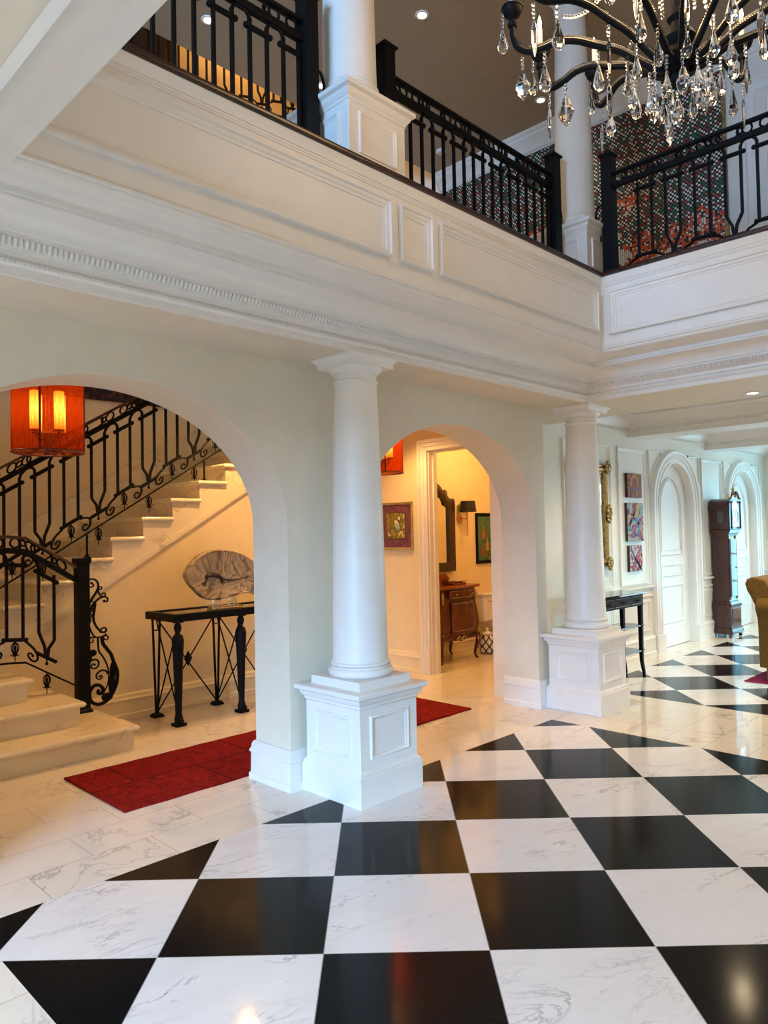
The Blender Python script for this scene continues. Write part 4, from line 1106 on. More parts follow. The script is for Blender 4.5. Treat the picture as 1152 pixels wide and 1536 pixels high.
o = thing('toilet', 'white toilet with a square tank beside the vanity, half hidden by the arch', 'toilet', (7.85, 5.7, 0))
m = MB(); m.box(7.60, 8.10, 5.74, 5.945, .37, .70); m.build('tank', 'ceramic', o, bevel=.02)
m = MB(); m.box(7.585, 8.115, 5.725, 5.948, .70, .735); m.build('tank_lid', 'ceramic', o, bevel=.01)
m = MB(); m.tube([(7.67, 5.73, .63), (7.67, 5.70, .63), (7.72, 5.70, .625)], .008, 6); m.build('flush_lever', 'brass', o)
m = MB(); P = [(.09, 0), (.095, .03), (.085, .12), (.10, .22), (.17, .33), (.185, .38), (.18, .39)]
m.lathe(P, (0, 0), 28, fn=lambda p: (7.85 + p[0], 5.50 + p[1] * 1.35, p[2])); m.build('bowl', 'ceramic', o)
m = MB(); m.lathe([(.19, .39), (.195, .40), (.19, .425), (.10, .43)], (0, 0), 28, fn=lambda p: (7.85 + p[0], 5.49 + p[1] * 1.28, p[2])); m.build('seat', 'ceramic', o)

o = thing('lattice_jar', 'round jar with a black lattice pattern on the floor beside the vanity', 'jar', (7.485, 5.62, 0))
t = NT('lattice_glaze'); x, y, z = t.sep(t.obj()); an = t.math('ARCTAN2', t.math('SUBTRACT', y, 5.62), t.math('SUBTRACT', x, 7.485))
p1 = t.math('FRACT', t.math('MULTIPLY_ADD', an, 1.3, t.math('MULTIPLY', z, 9))); p2 = t.math('FRACT', t.math('MULTIPLY_ADD', an, -1.3, t.math('MULTIPLY', z, 9)))
g_ = t.math('MAXIMUM', t.math('GREATER_THAN', p1, .76), t.math('GREATER_THAN', p2, .76))
t.bsdf(t.mix(g_, (.62, .58, .5), (.02, .02, .02)), .25)
m = MB(); m.lathe([(.07, 0), (.10, .02), (.118, .09), (.115, .15), (.085, .22), (.06, .24)], (7.485, 5.62), 32); m.build('body', t.m, o)
m = MB(); m.lathe([(.062, .24), (.066, .25), (.05, .265), (.015, .275), (.012, .29), (.022, .305), (.004, .32)], (7.485, 5.62), 24); m.build('lid', 'ceramic', o)

# ------------------------------------------------------------------ wall hangings upstairs
o = thing('mosaic_panel', 'large dotted mosaic artwork of black, red, green and white squares on the upper wall', 'artwork', (7.54, 4.4, 3.72))
m = MB(); m.box(7.515, 7.545, 2.60, 6.30, 3.72, 6.085); m.build('dotted_field', 'mosaic', o, smooth=0)
m = MB(); m.box(7.505, 7.55, 2.575, 2.60, 3.70, 6.09); m.box(7.505, 7.55, 2.575, 6.30, 3.695, 3.72); m.build('edge_strip', 'gold', o, smooth=0)
t = NT('dark_figured_tapestry'); ob = t.pos(); x, y, z = t.sep(ob)
v = t.n('TexVoronoi', distance='CHEBYCHEV'); v.inputs['Scale'].default_value = 5.5; t.link(ob, v.inputs['Vector'])
c = t.ramp(t.math('ADD', t.math('MULTIPLY', v.outputs['Distance'], 1.3), t.math('MULTIPLY', t.noise(ob, scale=11, detail=5, dist=1), .5)),
           [(.2, (.012, .010, .012)), (.42, (.02, .012, .012)), (.50, (.09, .014, .010)), (.58, (.02, .008, .008)), (.68, (.13, .07, .03)), (.72, (.012, .009, .012)), (.9, (.010, .012, .022))])
bx = t.math('GREATER_THAN', t.math('MAXIMUM', t.math('SUBTRACT', x, 4.0), t.math('SUBTRACT', 3.10, z)), 0.03)
c = t.mix(bx, c, t.mix(t.math('GREATER_THAN', t.noise(ob, scale=24, detail=1), .55), (.015, .008, .007), (.09, .02, .012)))
t.bsdf(c, .9, normal=t.bump(t.noise(ob, scale=160), .4, .01))
m = MB()
N = 40; v_ = []; F = []
for i in range(N + 1):
    xx = .6 + (4.17 - .6) * i / N; yy = YB - .03 - .010 * math.sin(i * .8)
    v_ += [(xx, yy, 2.95), (xx, yy, 7.7), (xx, yy + .012, 7.7), (xx, yy + .012, 2.95)]
for i in range(N):
    for k in range(4): F.append((i * 4 + k, i * 4 + (k + 1) % 4, i * 4 + 4 + (k + 1) % 4, i * 4 + 4 + k))
F += [(0, 1, 2, 3), tuple(N * 4 + k for k in range(4))]
m.add(v_, F); o = m.build('tapestry', t.m)
tag(o, 'dark figured tapestry in black and red hanging high on the stair wall', 'tapestry', kind='thing')

# ------------------------------------------------------------------ gallery furniture
lacq = M_plain('polished_lacquer_top', (.006, .006, .007), .06, 0)
o = thing('side_table', 'black lacquer side table with three drawers and two shelves, right of the second column', 'table', (6.75, 3.71, 0))
SX0, SX1, SY0, SY1 = 6.42, 7.335, 3.485, 3.735
m = MB(); m.box(SX0 - .05, SX1 + .05, SY0 - .03, SY1 + .02, .855, .876); m.build('top', lacq, o, bevel=.004)
m = MB(); m.box(SX0, SX1, SY0, SY1, .735, .855); m.build('apron', 'blackl', o, bevel=.003)
edge_g = M_plain('grey_line_inlay', (.12, .115, .11), .5)
dkb = M_plain('aged_drawer_front', (.030, .017, .018), .6, Specular_IOR_Level=.15, var=.3, scale=20)
for a, b_ in ((6.45, 6.70), (6.70, 7.035), (7.035, 7.305)):
    m = MB(); m.box(a + .012, b_ - .012, SY0 - .010, SY0 + .02, .752, .842); d = m.build('drawer', dkb, o, bevel=.002)
    m = MB(); frame_ring(m, lambda p, q, t: (p, SY0 - .010 - t, q), a + .014, b_ - .014, .754, .840, .008, .003); m.build('drawer_edge', edge_g, d)
    m = MB(); c_ = (a + b_) / 2; m.ball((c_, SY0 - .022, .797), 1, 10, 8, (.030, .010, .012)); m.ball((c_, SY0 - .03, .797), .010, 8, 6); m.build('handle', 'iron', d)
for x, y in ((SX0 + .03, SY0 + .02), (SX1 - .03, SY0 + .02), (SX0 + .03, SY1 - .03), (SX1 - .03, SY1 - .03)):
    sx = 1 if x > 6.7 else -1
    m = MB(); m.tube(catmull([(x, y, .74), (x, y, .45), (x, y, .24), (x + sx * .004, y - .002, .14), (x + sx * .022, y - .01, .05), (x + sx * .022, y - .012, 0)], 4), [.030 - .014 * i / 20 for i in range(21)], 4); m.build('leg', 'blackl', o, smooth=0)
for z in (.515, .255):
    m = MB(); m.box(SX0 + .01, SX1 - .01, SY0 + .005, SY1 - .01, z, z + .022); m.build('shelf', lacq, o, bevel=.003)
for x in (SX0 + .03, SX1 - .03):
    for z in (.55, .29):
        m = MB(); m.ball((x, SY0 - .006, z - .015), .012, 8, 6); m.build('brass_cap', 'brass', o)

o = thing('gilt_mirror', 'tall gilt framed mirror on the gallery wall, just right of the second column', 'mirror', (7.1, GY - .03, 1.1))
GX0, GX1, GZ0, GZ1 = 6.72, 7.585, 1.10, 2.265
m = MB(); frame_ring(m, mg, GX0 + .02, GX1 - .02, GZ0 + .015, GZ1 - .015, .10, .05, [(0, 0), (0, .022), (.012, .036), (.028, .028), (.05, .05), (.075, .04), (.086, .022), (.10, .018), (.10, 0)]); m.build('frame', 'gold', o)
m = MB(); m.box(GX0 + .1, GX1 - .1, GY - .014, GY - .004, GZ0 + .1, GZ1 - .1); m.build('mirror_glass', 'mirror', o, smooth=0)
rnd = random.Random(5)
for x, z in ((GX0 + .05, GZ0 + .05), (GX1 - .05, GZ0 + .05), (GX0 + .05, GZ1 - .05), (GX1 - .05, GZ1 - .05), (GX1 - .045, 1.70), (GX0 + .045, 1.70)):
    m = MB(); lng = .085 if z != 1.70 else .10
    for i in range(9):
        a = 2 * PI * i / 9
        m.ball((x + .038 * math.cos(a), GY - .052 - .006 * rnd.random(), z + (.055 if z != 1.70 else .085) * math.sin(a)), 1, 8, 6, (.024, .018, .026))
    m.ball((x, GY - .058, z), 1, 10, 8, (.03, .022, .035)); m.tube([(p, GY - .07, q) for p, q in spiral((x, z), .012, .045, 0, 500, 24)], .006, 5)
    m.build('carved_ornament', 'gold', o)

PAL = {
 'a': [(.2, (.10, .03, .10)), (.36, (.45, .06, .03)), (.46, (.65, .22, .03)), (.54, (.16, .16, .05)), (.60, (.60, .10, .04)), (.70, (.25, .05, .12)), (.8, (.5, .4, .25))],
 'b': [(.2, (.04, .06, .22)), (.36, (.50, .05, .12)), (.44, (.30, .62, .62)), (.52, (.72, .62, .66)), (.58, (.72, .40, .03)), (.64, (.10, .38, .55)), (.70, (.40, .06, .22)), (.8, (.65, .12, .04))],
 'c': [(.2, (.10, .04, .16)), (.38, (.62, .06, .06)), (.45, (.78, .74, .70)), (.56, (.80, .77, .72)), (.61, (.12, .18, .32)), (.68, (.55, .08, .22)), (.8, (.8, .6, .5))]}
PAL = {k: [(p, tuple(q * .62 for q in c)) for p, c in v] for k, v in PAL.items()}
for nm, x0, x1, z0, z1, pal, sc, lab in (('a', 8.035, 8.395, 1.895, 2.18, 'a', 9, 'topmost of three small canvases: a red and orange abstract, above the side table'),
                                     ('b', 8.012, 8.412, 1.382, 1.833, 'b', 5, 'middle and largest of three abstract canvases, turquoise, yellow and pink swirls'),
                                     ('c', 8.045, 8.36, 1.030, 1.335, 'c', 6, 'lowest of three small canvases: white with crossing red and blue strokes')):
    o = thing('abstract_canvas', lab, 'painting', ((x0 + x1) / 2, GY - .02, z0), 'abstract canvases on the gallery wall')
    m = MB(); m.box(x0, x1, GY - .032, GY, z0, z1); m.build('stretcher', 'mwood', o, smooth=0)
    m = MB(); m.box(x0 + .002, x1 - .002, GY - .036, GY - .031, z0 + .002, z1 - .002); m.build('canvas', M_pic('abstract_' + nm, PAL[pal], sc, 2.2, (1, 1, 1.2), True, ord(nm)), o, smooth=0)
    yp = GY - .038
    def stroke(pts, r, col):
        m = MB(); P3 = catmull([(x0 + (x1 - x0) * a, yp, z0 + (z1 - z0) * b) for a, b in pts], 5)
        v = []; F = []
        for i, p in enumerate(P3):
            a = Vector(P3[max(0, i - 1)]); b = Vector(P3[min(len(P3) - 1, i + 1)]); d = (b - a).normalized(); nn = Vector((-d.z, 0, d.x))
            q = Vector(p); v += [q + nn * r, q - nn * r, q - nn * r + Vector((0, .004, 0)), q + nn * r + Vector((0, .004, 0))]
        for i in range(len(P3) - 1):
            for k in range(4): F.append((i * 4 + k, i * 4 + (k + 1) % 4, i * 4 + 4 + (k + 1) % 4, i * 4 + 4 + k))
        F += [(0, 1, 2, 3), tuple((len(P3) - 1) * 4 + k for k in range(4))]
        m.add(v, F); m.build('brush_stroke', M_plain('stroke_paint', tuple(.7 * q for q in col), .6, var=.15, scale=20), o, smooth=0)
    if nm == 'b':
        stroke([(.10, .25), (.18, .5), (.42, .58), (.66, .48), (.70, .28), (.5, .15)], .016, (.03, .30, .50)); stroke([(.35, .62), (.5, .72), (.62, .86), (.70, .97)], .032, (.70, .42, .03))
        stroke([(.05, .4), (.25, .6), (.45, .78), (.52, .98)], .02, (.55, .06, .18)); stroke([(.2, .12), (.42, .3), (.75, .52), (.9, .6)], .02, (.45, .05, .12)); stroke([(.75, .08), (.85, .2), (.78, .28), (.68, .18), (.76, .06)], .012, (.70, .12, .03))
    if nm == 'c':
        stroke([(.05, .95), (.4, .5), (.9, .05)], .014, (.08, .10, .16)); stroke([(.15, .05), (.5, .5), (.92, .95)], .022, (.45, .06, .16)); stroke([(.3, .05), (.6, .42), (.95, .75)], .012, (.6, .10, .05)); stroke([(.55, .4), (.75, .2), (.85, .05)], .014, (.06, .20, .34))
    if nm == 'a':
        stroke([(.2, .45), (.3, .8), (.55, .88), (.7, .6), (.72, .4)], .020, (.68, .26, .04)); stroke([(.1, .38), (.5, .36), (.95, .38)], .012, (.30, .10, .16)); stroke([(.25, .3), (.28, .05)], .022, (.20, .03, .10)); stroke([(.6, .3), (.62, .05)], .022, (.42, .22, .16))

# tall-case clock
o = thing('grandfather_clock', 'tall mahogany grandfather clock with brass finials between the two arched doors', 'clock', (10.7, 3.84, 0))
CX0, CX1, CY0, CY1 = 10.50, 10.90, 3.725, 3.985
def stepbox(m, x0, x1, y0, y1, prof):
    """rectangular moulding: prof [(grow, z)] on three sides (back stays flat)"""
    v = []; F = []
    for g_, z in prof: v += [(x0 - g_, y0 - g_, z), (x1 + g_, y0 - g_, z), (x1 + g_, y1, z), (x0 - g_, y1, z)]
    k = len(prof)
    for j in range(k - 1):
        for i in range(4): F.append((j * 4 + i, j * 4 + (i + 1) % 4, j * 4 + 4 + (i + 1) % 4, j * 4 + 4 + i))
    F += [(3, 2, 1, 0), tuple((k - 1) * 4 + i for i in range(4))]
    m.add(v, F)
m = MB(); stepbox(m, CX0 + .01, CX1 - .01, CY0 + .01, CY1, [(.018, .05), (.022, .06), (.022, .10), (.012, .112), (.012, .125), (0, .135), (0, .425), (.004, .43)]); m.build('base', 'clock', o)
m = MB(); stepbox(m, CX0 + .045, CX1 - .045, CY0 + .035, CY1, [(.040, .425), (.042, .445), (.028, .455), (.022, .48), (.006, .495), (0, .50), (0, 1.395), (.01, 1.405), (.02, 1.43), (.036, 1.445), (.048, 1.47)]); m.build('waist', 'clock', o)
m = MB(); stepbox(m, CX0 + .005, CX1 - .005, CY0 - .01, CY1, [(.006, 1.47), (.012, 1.485), (0, 1.495), (0, 1.78)]); m.build('hood', 'clock', o)
m = MB(); m.prism([(CX0 - .018, 1.765), (CX0 - .018, 1.80)] + [(10.70 - .214 * math.cos(PI * i / 20), 1.80 + .125 * math.sin(PI * i / 20) ** .7) for i in range(21)] + [(CX1 + .018, 1.80), (CX1 + .018, 1.765)], lambda a, b, t: (a, t, b), CY0 - .012, CY1); m.build('hood_roof', 'clock', o)
for s in (-1, 1):
    m = MB(); m.tube(catmull([(10.70 + s * .20, CY0 - .022, 1.915), (10.70 + s * .15, CY0 - .022, 1.935), (10.70 + s * .10, CY0 - .022, 1.99), (10.70 + s * .055, CY0 - .022, 2.02), (10.70 + s * .03, CY0 - .022, 1.995), (10.70 + s * .05, CY0 - .022, 1.975)], 5), .014, 6); m.build('swan_neck', 'clock', o)
for x, zb in ((10.70, 2.0), (10.515, 1.92), (10.885, 1.92)):
    m = MB(); k = 1.0 if x == 10.70 else .7
    m.lathe([(.014 * k, zb), (.014 * k, zb + .03 * k), (.022 * k, zb + .045 * k), (.024 * k, zb + .06 * k), (.010 * k, zb + .075 * k), (.006 * k, zb + .10 * k), (.001, zb + .15 * k)], (x, CY0 + .0), 12); m.build('finial', 'brass', o)
m = MB(); m.prism([(10.575, 1.53)] + [(10.70 + .125 * math.cos(PI - PI * i / 12), 1.80 + .085 * math.sin(PI * i / 12)) for i in range(13)] + [(10.825, 1.53)], lambda a, b, t: (a, t, b), CY0 - .02, CY0 - .012); dl = m.build('dial', M_plain('silvered_dial', (.70, .72, .70), .18, .3), o, smooth=0)
m = MB(); m.tube([(10.70, CY0 - .023, 1.675), (10.70, CY0 - .023, 1.755)], .003, 4); m.tube([(10.70, CY0 - .023, 1.675), (10.755, CY0 - .023, 1.65)], .003, 4); m.build('hand', 'iron', dl)
m = MB(); m.tube([(10.70 + .10 * math.cos(2 * PI * i / 32), CY0 - .022, 1.675 + .10 * math.sin(2 * PI * i / 32)) for i in range(32)], .004, 5, True); m.build('chapter_ring', 'brass', dl)
m = MB(); m.ball((10.70, CY0 - .03, 1.955), .022, 12, 8); m.build('boss', 'brass', o)
for s in (-1, 1):
    m = MB(); m.lathe([(.013, 1.50), (.015, 1.52), (.011, 1.53), (.010, 1.85), (.014, 1.86), (.015, 1.885)], (10.70 + s * .165, CY0 - .028), 14); m.build('hood_column', 'clock', o)
m = MB(); m.box(10.595, 10.805, CY0 + .018, CY0 + .035, .56, 1.36); wd = m.build('waist_door', M_wood('polished_mahogany', (.06, .014, .007), (.14, .034, .014), .08, 7, 2), o, bevel=.004)
m = MB(); m.ball((10.79, CY0 + .012, .96), .012, 10, 8); m.build('knob', 'brass', wd)
for x in (10.575, 10.825):
    m = MB(); m.lathe([(.010, .53), (.010, 1.38)], (x, CY0 + .03), 10); m.build('quarter_column', 'clock', o)
    m = MB(); m.lathe([(.013, .52), (.013, .56)], (x, CY0 + .03), 10); m.lathe([(.013, 1.36), (.013, 1.40)], (x, CY0 + .03), 10); m.build('brass_cap', 'brass', o)
m = MB(); m.box(CX0 + .001, CX0 + .006, 3.80, 3.88, 1.58, 1.75); m.build('side_vent', M_plain('grey_fret', (.10, .10, .085), .5, var=.4, scale=60), o, bevel=.002)
m = MB(); stepbox(m, CX0 + .07, CX1 - .07, CY0, CY0 + .012, [(0, .19), (0, .40)]); m.build('base_panel', M_wood('polished_burl', (.07, .02, .012), (.16, .05, .025), .10, 12, 0), o)
for x, y, s in ((CX0 + .01, CY0, -1), (CX1 - .01, CY0, 1), (CX0 + .01, CY1 - .05, -1), (CX1 - .01, CY1 - .05, 1)):
    m = MB(); pts = [(0, .055), (.12, .055), (.085, .045), (.06, .04), (.045, .025), (.040, 0), (-.010, 0), (-.008, .02), (.0, .04)]
    m.prism([(x - s * (a - .015), b) for a, b in pts], lambda a, b, t: (a, t, b), y, y + .04)
    m.build('foot', 'clock', o, smooth=0)

# armchair on its crimson rug
m = MB(); m.add(*slab_soft(7.66, 9.9, .2, 2.62, .012)); o = m.build('area_rug', 'rug2')
tag(o, 'crimson rug corner on the checkered floor under the gold velvet armchair', 'rug', kind='thing')
o = thing('armchair', 'gold velvet armchair with a rolled back at the right edge, on a crimson rug', 'armchair', (8.15, 2.05, 0))
AX0, AX1 = 7.72, 8.62
m = MB()
BK = [(2.42, .14), (2.44, .40), (2.455, .52), (2.49, .66), (2.55, .80), (2.60, .90), (2.615, .96), (2.595, 1.005), (2.55, 1.025), (2.49, 1.02), (2.43, 1.0), (2.38, .94), (2.34, .80), (2.30, .62), (2.26, .45), (2.24, .14)]
m.prism([(a, b) for a, b in BK], lambda a, b, t: (t, a, b), AX0 + .02, AX1 - .02); m.build('back', 'velvet', o, bevel=.02)
m = MB(); m.box(AX0 + .15, AX1 - .15, 1.52, 2.32, .14, .34); m.build('seat_frame', 'velvet', o, bevel=.02)
m = MB(); m.box(AX0 + .17, AX1 - .17, 1.50, 2.28, .34, .49); m.build('seat_cushion', 'velvet', o, bevel=.04)
for x, s in ((AX0, 1), (AX1, -1)):
    m = MB(); pr = [(x + s * .17, .14), (x + s * .02, .14), (x + s * .015, .48), (x - s * .0, .62)] + [(x + s * (.055 - .115 * math.cos(math.radians(a))), .735 + .095 * math.sin(math.radians(a))) for a in range(-30, 215, 20)] + [(x + s * .17, .62)]
    m.prism(pr, lambda a, b, t: (a, t, b), 1.48, 2.50); m.build('arm', 'velvet', o, bevel=.012)
m = MB()
m.box(AX0 + .01, AX1 - .01, 1.52, 2.435, .022, .16); m.build('skirt', 'velvet', o, bevel=.006)
for x in (AX0 + .1, AX1 - .1):
    for y in (1.58, 2.38):
        m = MB(); m.lathe([(.02, .012), (.028, .05)], (x, y), 12); m.build('leg', 'mwood', o)

# ------------------------------------------------------------------ chandelier
CH = (3.094, 1.238)
o = thing('chandelier', 'black iron chandelier with candle bulbs and hanging crystal drops, at upper right', 'chandelier', (*CH, 3.40))
m = MB(); m.lathe([(.004, 0), (.034, .02), (.042, .045), (.034, .07), (.018, .085), (.026, .095), (.060, .115), (.072, .14), (.066, .165), (.050, .175), (.062, .19), (.072, .215), (.060, .24), (.034, .255), (.030, .29), (.045, .31), (.040, .34), (.022, .36), (.026, .40), (.018, .42), (.014, .60), (.03, .62), (.012, .66), (.012, 1.05), (.05, 1.08), (.06, 1.12), (.03, 1.16), (.012, 1.18), (.012, 2.85), (.07, 2.86), (.075, 2.895)], n=20)
m.build('centre_stem', 'iron', o, local=True)
def drop_mb(kind, sc=1.0):
    m = MB()
    if kind == 'pear': P = [(.001, -.001), (.004, -.006), (.0075, -.022), (.014, -.044), (.0185, -.060), (.0175, -.072), (.010, -.083), (.001, -.088)]; n = 10
    elif kind == 'long': P = [(.001, -.001), (.006, -.012), (.010, -.035), (.009, -.075), (.005, -.105), (.001, -.118)]; n = 6
    else: P = [(.001, -.001), (.010, -.012), (.017, -.035), (.024, -.046), (.026, -.056), (.016, -.082), (.001, -.100)]; n = 8
    for i in range(4): m.ball((0, 0, .006 + i * .0125), .0068 if i % 2 else .0055, 6, 4)
    flat = .55 if kind != 'pear' else .8
    m.lathe([(r * sc, z * sc) for r, z in P][::-1], n=n, fn=lambda p: (p[0], p[1] * flat, p[2])); return m
drop_me = {}
def drop(kind, x, y, z, rot, sc):
    if kind not in drop_me:
        d = drop_mb(kind).build('crystal_drop', 'crystal', o, smooth=0, local=True); drop_me[kind] = d
    else:
        d = drop_me[kind].copy(); COL.objects.link(d)
    d.location = (x, y, z); d.rotation_euler = (0, 0, rot); d.scale = (sc, sc, sc); return d
arm0 = None
rnd = random.Random(11)
ARM = catmull([(.055, .10), (.10, .112), (.16, .155), (.24, .218), (.33, .262), (.42, .305), (.50, .318), (.57, .303), (.63, .302), (.68, .335), (.698, .39), (.698, .43)], 5)
for k in range(12):
    a = 2.05 - k * PI / 6; ca, sa = math.cos(a), math.sin(a)
    if arm0 is None:
        m = MB(); m.tube([(r, 0, z) for r, z in ARM], .0135, 8); arm0 = m.build('arm', 'iron', o, local=True)
        m = MB()
        for i, (r, z) in enumerate(ARM[2:-4]):
            for dy in (-.006, .006): m.ball((r, dy, z + .016), .0085, 6, 4)
        L = ARM[2:-4]
        for (r1, z1), (r2, z2) in zip(L, L[1:]):
            for dy in (-.006, .006): m.ball(((r1 + r2) / 2, dy, (z1 + z2) / 2 + .016), .0085, 6, 4)
        bead0 = m.build('bead_strand', 'bead', o, local=True)
        m = MB(); m.lathe([(.004, .425), (.020, .432), (.024, .445), (.018, .458), (.010, .465), (.014, .472), (.030, .480), (.042, .495), (.046, .512), (.050, .515), (.050, .522), (.040, .524)], (.698, 0), 24); cup0 = m.build('candle_cup', 'iron', o, local=True)
        m = MB(); m.lathe([(.0125, .522), (.0125, .635), (.009, .638)], (.698, 0), 14); can0 = m.build('candle', 'candle', o, local=True)
        m = MB(); m.lathe([(.003, .636), (.008, .645), (.0105, .658), (.008, .676), (.001, .70)], (.698, 0), 10); bul0 = m.build('bulb', 'flame', o, local=True)
        first = [arm0, bead0, cup0, can0, bul0]; objs = first
    else:
        objs = []
        for q in first: d = q.copy(); COL.objects.link(d); objs.append(d)
    for q in objs: q.rotation_euler[2] = a
    def at_(r, z, off=0): return (r * ca - off * sa, r * sa + off * ca, z)
    # hanging crystals with their beads: at the cup, the crest and along the dip
    for r, z, off, kind, sc, q in ((.745, .50, .0, 'pear', 1.35, 0), (.56, .300, .0, 'kite' if k % 4 == 1 else 'pear', 1.55, .3),
                                   (.66, .29, -.01, 'kite' if k % 3 == 0 else 'long', 1.35, 0), (.33, .25, .0, 'long' if k % 2 else 'pear', 1.45, .5), (.21, .185, .01, 'pear', 1.3, .1), (.12, .10, 0, 'kite' if k % 2 else 'pear', 1.3, .8)):
        x, y, zz = at_(r, z, off); drop(kind, x, y, zz - .065, a + q, sc)
# strands running up the stem and swags between
for k in range(6):
    a = k * PI / 3 + .3; m = MB()
    for i in range(36): m.ball((.075 * math.cos(a), .075 * math.sin(a), .36 + i * .019), .0085, 6, 4)
    m.build('bead_strand', 'bead', o, local=True)
for k in range(6):
    a = 2.05 - k * PI / 3; m = MB()
    for i in range(34):
        u = i / 33; r = .05 + .42 * u; z = 1.05 - .62 * math.sin(PI * .5 * u) - .06 * math.sin(PI * u); m.ball((r * math.cos(a), r * math.sin(a), z), .0095, 6, 4)
    m.build('bead_swag', 'bead', o, local=True)
    x, y = .22 * math.cos(a + .3), .22 * math.sin(a + .3); drop('long', x, y, .62, a, 1.5)

# ------------------------------------------------------------------ recessed lights and the smoke alarm
def downlight(x, y, z, label):
    o = thing('recessed_light', label, 'light', (x, y, z), 'recessed ceiling lights')
    m = MB(); m.lathe([(.040, z - .001), (.044, z - .008), (.062, z - .006), (.066, z)], (x, y), 32, cap=False); m.build('trim_ring', 'trim', o)
    m = MB(); m.lathe([(.038, z - .002), (.001, z - .003)], (x, y), 24); m.build('lens', 'led', o)
    return o
downlight(3.63, 5.75, ZC, 'recessed light in the taupe ceiling at upper left, seen between the balusters')
downlight(5.01, 4.34, ZC, 'bright recessed light in the taupe ceiling above the middle balcony railing')
downlight(5.03, 5.79, ZC, 'small recessed light in the taupe ceiling just left of the upper left column')
downlight(6.96, 4.32, ZC, 'recessed light in the taupe ceiling beside the upper column behind the chandelier')
downlight(6.22, 1.99, ZS, 'recessed light in the white soffit below the balcony at the right edge')
o = thing('smoke_alarm', 'round smoke alarm on the taupe ceiling behind the middle balcony railing', 'alarm', (6.98, 5.78, ZC))
m = MB(); m.lathe([(.065, ZC), (.064, ZC - .02), (.05, ZC - .035), (.01, ZC - .038)], (6.98, 5.78), 28); m.build('case', 'ceramic', o)
m = MB(); m.ball((6.98 + .02, 5.78, ZC - .037), .006, 8, 6); m.build('test_button', 'palegold', o)

# ------------------------------------------------------------------ light
def area(name, loc, rot, sx, sy, power, col, spread=180):
    l = D2.lights.new(name, 'AREA'); l.shape = 'RECTANGLE'; l.size = sx; l.size_y = sy; l.energy = power; l.color = col; l.spread = math.radians(spread)
    o = D2.objects.new(name, l); COL.objects.link(o); o.location = loc; o.rotation_euler = [math.radians(a) for a in rot]; return o
def point(name, loc, power, col, r=.05):
    l = D2.lights.new(name, 'POINT'); l.energy = power; l.color = col; l.shadow_soft_size = r
    o = D2.objects.new(name, l); COL.objects.link(o); o.location = loc; return o
def spot(name, loc, power, col, ang=95, r=.05, blend=.6, rot=(0, 0, 0)):
    l = D2.lights.new(name, 'SPOT'); l.energy = power; l.color = col; l.spot_size = math.radians(ang); l.spot_blend = blend; l.shadow_soft_size = r
    o = D2.objects.new(name, l); COL.objects.link(o); o.location = loc; o.rotation_euler = [math.radians(a) for a in rot]; return o
DAY = (.50, .72, 1.0); WARM = (1.0, .56, .19); SOFT = (1.0, .76, .47)
area('entry_daylight', (XE - .2, 0.6, 1.10), (0, -90, 0), 2.1, 3.5, 14, DAY)
area('sky_beyond_entry', (-9.5, -3.2, 3.5), (0, -84, -14), 3.0, 6.0, 6200, (.31, .60, 1.0))
area('upper_window_daylight', (XE - .2, 2.22, 4.88), (0, -90, 0), 2.2, 2.4, 420, (.28, .56, 1.0))
area('gallery_daylight', (XF + .2, 2.9, 1.3), (0, 90, 0), 2.3, 1.1, 62, (.22, .72, 1.0))
area('gallery_daylight_south', (XF + .2, .1, 1.3), (0, 90, 0), 2.3, 2.2, 110, (.66, .88, 1.0))
for x, y in ((7.3, 2.6), (9.5, 2.2), (11.7, 2.4), (7.3, .6), (9.5, .2)):
    spot('gallery_downlight', (x, y, 2.88), 105, SOFT, 130, .06)
for x, y, e in ((.9, 5.4, 34), (3.8, 5.6, 95), (5.35, 5.2, 90), (3.3, 4.5, 38)):
    spot('hall_downlight', (x, y, 2.88), e, WARM, 125, .05)
point('powder_light', (7.2, 5.0, 2.7), 40, WARM, .12)
for p in LAMPS: point('lantern_glow', (p[0], p[1], p[2] + .74), 5, (1, .55, .2), .08)
for x, y in ((3.63, 5.75), (5.01, 4.34), (5.03, 5.79), (6.96, 4.32)): spot('upper_downlight', (x, y, ZC - .03), 22, SOFT, 110, .04)
point('stairwell_light', (5.0, 6.9, 7.6), 34, WARM, .15)
point('stairwell_light_low', (2.4, 6.8, 3.9), 5, WARM, .15)
for k in range(3):
    a = 2 * PI * k / 3; point('chandelier_glow', (CH[0] + .45 * math.cos(a), CH[1] + .45 * math.sin(a), 4.15), 17, (1, .66, .34), .28)
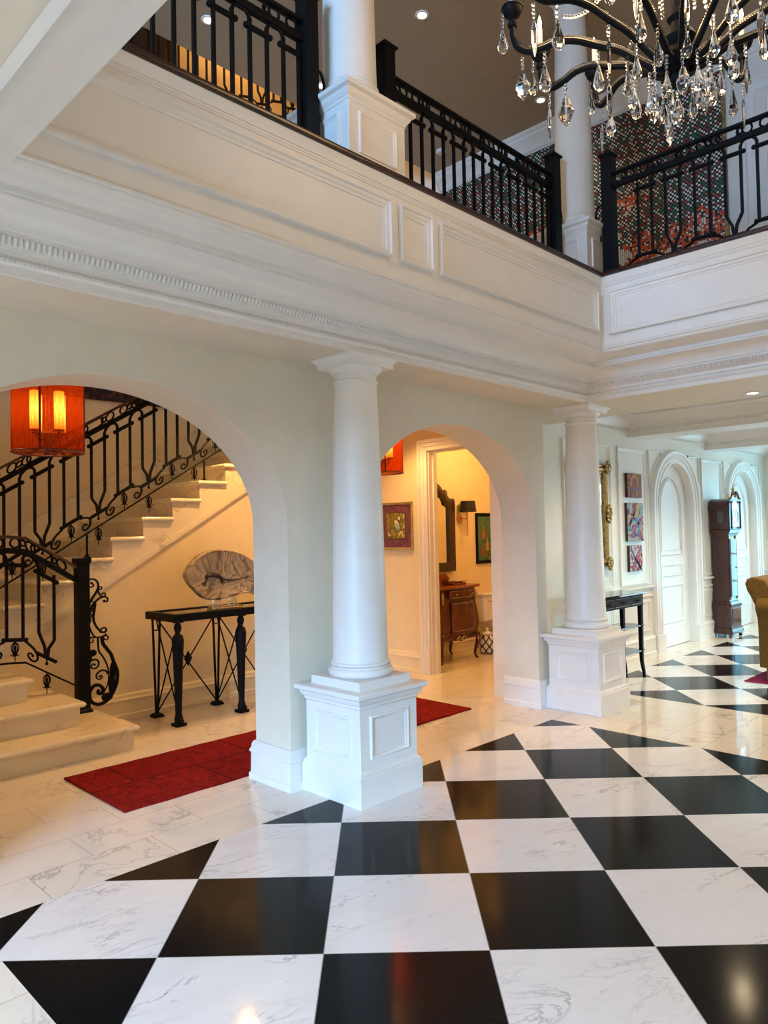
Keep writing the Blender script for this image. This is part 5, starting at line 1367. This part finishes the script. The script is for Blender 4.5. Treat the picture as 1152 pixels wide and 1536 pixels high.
for x, y in ((-1.2, 2.2), (-1.2, .2), (1.8, -1.2), (4.2, -1.2)): spot('foyer_warm_fill', (x, y, 2.55 if y > -1 else 2.88), 74, (1, .70, .40), 140, .06)  # added out-of-view fill lamps that warm the foyer walls and floor
area('cyan_daylight_fill', (7.0, -9.2, 3.2), (84, 0, 0), 1.4, 2.4, 2500, (.26, .78, 1.0))  # added daylight through an unseen side opening, cyan on the low gallery wall
spot('foyer_soffit_light', (6.22, 1.99, ZS - .03), 20, SOFT, 110, .04)

wd_ = D2.worlds.new('sky'); SC.world = wd_; wd_.use_nodes = True
bg = wd_.node_tree.nodes['Background']; bg.inputs[0].default_value = (.70, .84, 1, 1); bg.inputs[1].default_value = .8

# ------------------------------------------------------------------ camera
Fpx, PITCH, ROLL, YAW = 1098.65, .0285, -.0196, .0050
aa = -(PI / 4 + YAW)
Rv = Vector((math.cos(aa), math.sin(aa), 0)); Fv = Vector((-math.sin(aa), math.cos(aa), 0)); Zv = Vector((0, 0, 1))
fwd = Fv * math.cos(PITCH) + Zv * math.sin(PITCH); up = -Fv * math.sin(PITCH) + Zv * math.cos(PITCH)
ri = Rv * math.cos(ROLL) + up * math.sin(ROLL); ui = -Rv * math.sin(ROLL) + up * math.cos(ROLL)
cam = D2.cameras.new('camera'); co = D2.objects.new('camera', cam); COL.objects.link(co)
mw = Matrix((ri, ui, -fwd)).transposed().to_4x4(); mw.translation = Vector((0, 0, 1.5382)); co.matrix_world = mw
cam.sensor_width = 36; cam.sensor_fit = 'AUTO'; cam.lens = Fpx / 1536 * 36; cam.clip_start = .05; cam.clip_end = 100
SC.camera = co
SC.view_settings.view_transform = 'Standard'; SC.view_settings.look = 'None'; SC.view_settings.gamma = 1; SC.view_settings.use_curve_mapping = False
SC.view_settings.exposure = 0.18
cy = SC.cycles
cy.use_denoising = True; cy.max_bounces = 10; cy.diffuse_bounces = 5; cy.glossy_bounces = 4; cy.transmission_bounces = 8; cy.transparent_max_bounces = 8
cy.sample_clamp_indirect = 6; cy.caustics_reflective = False; cy.caustics_refractive = False
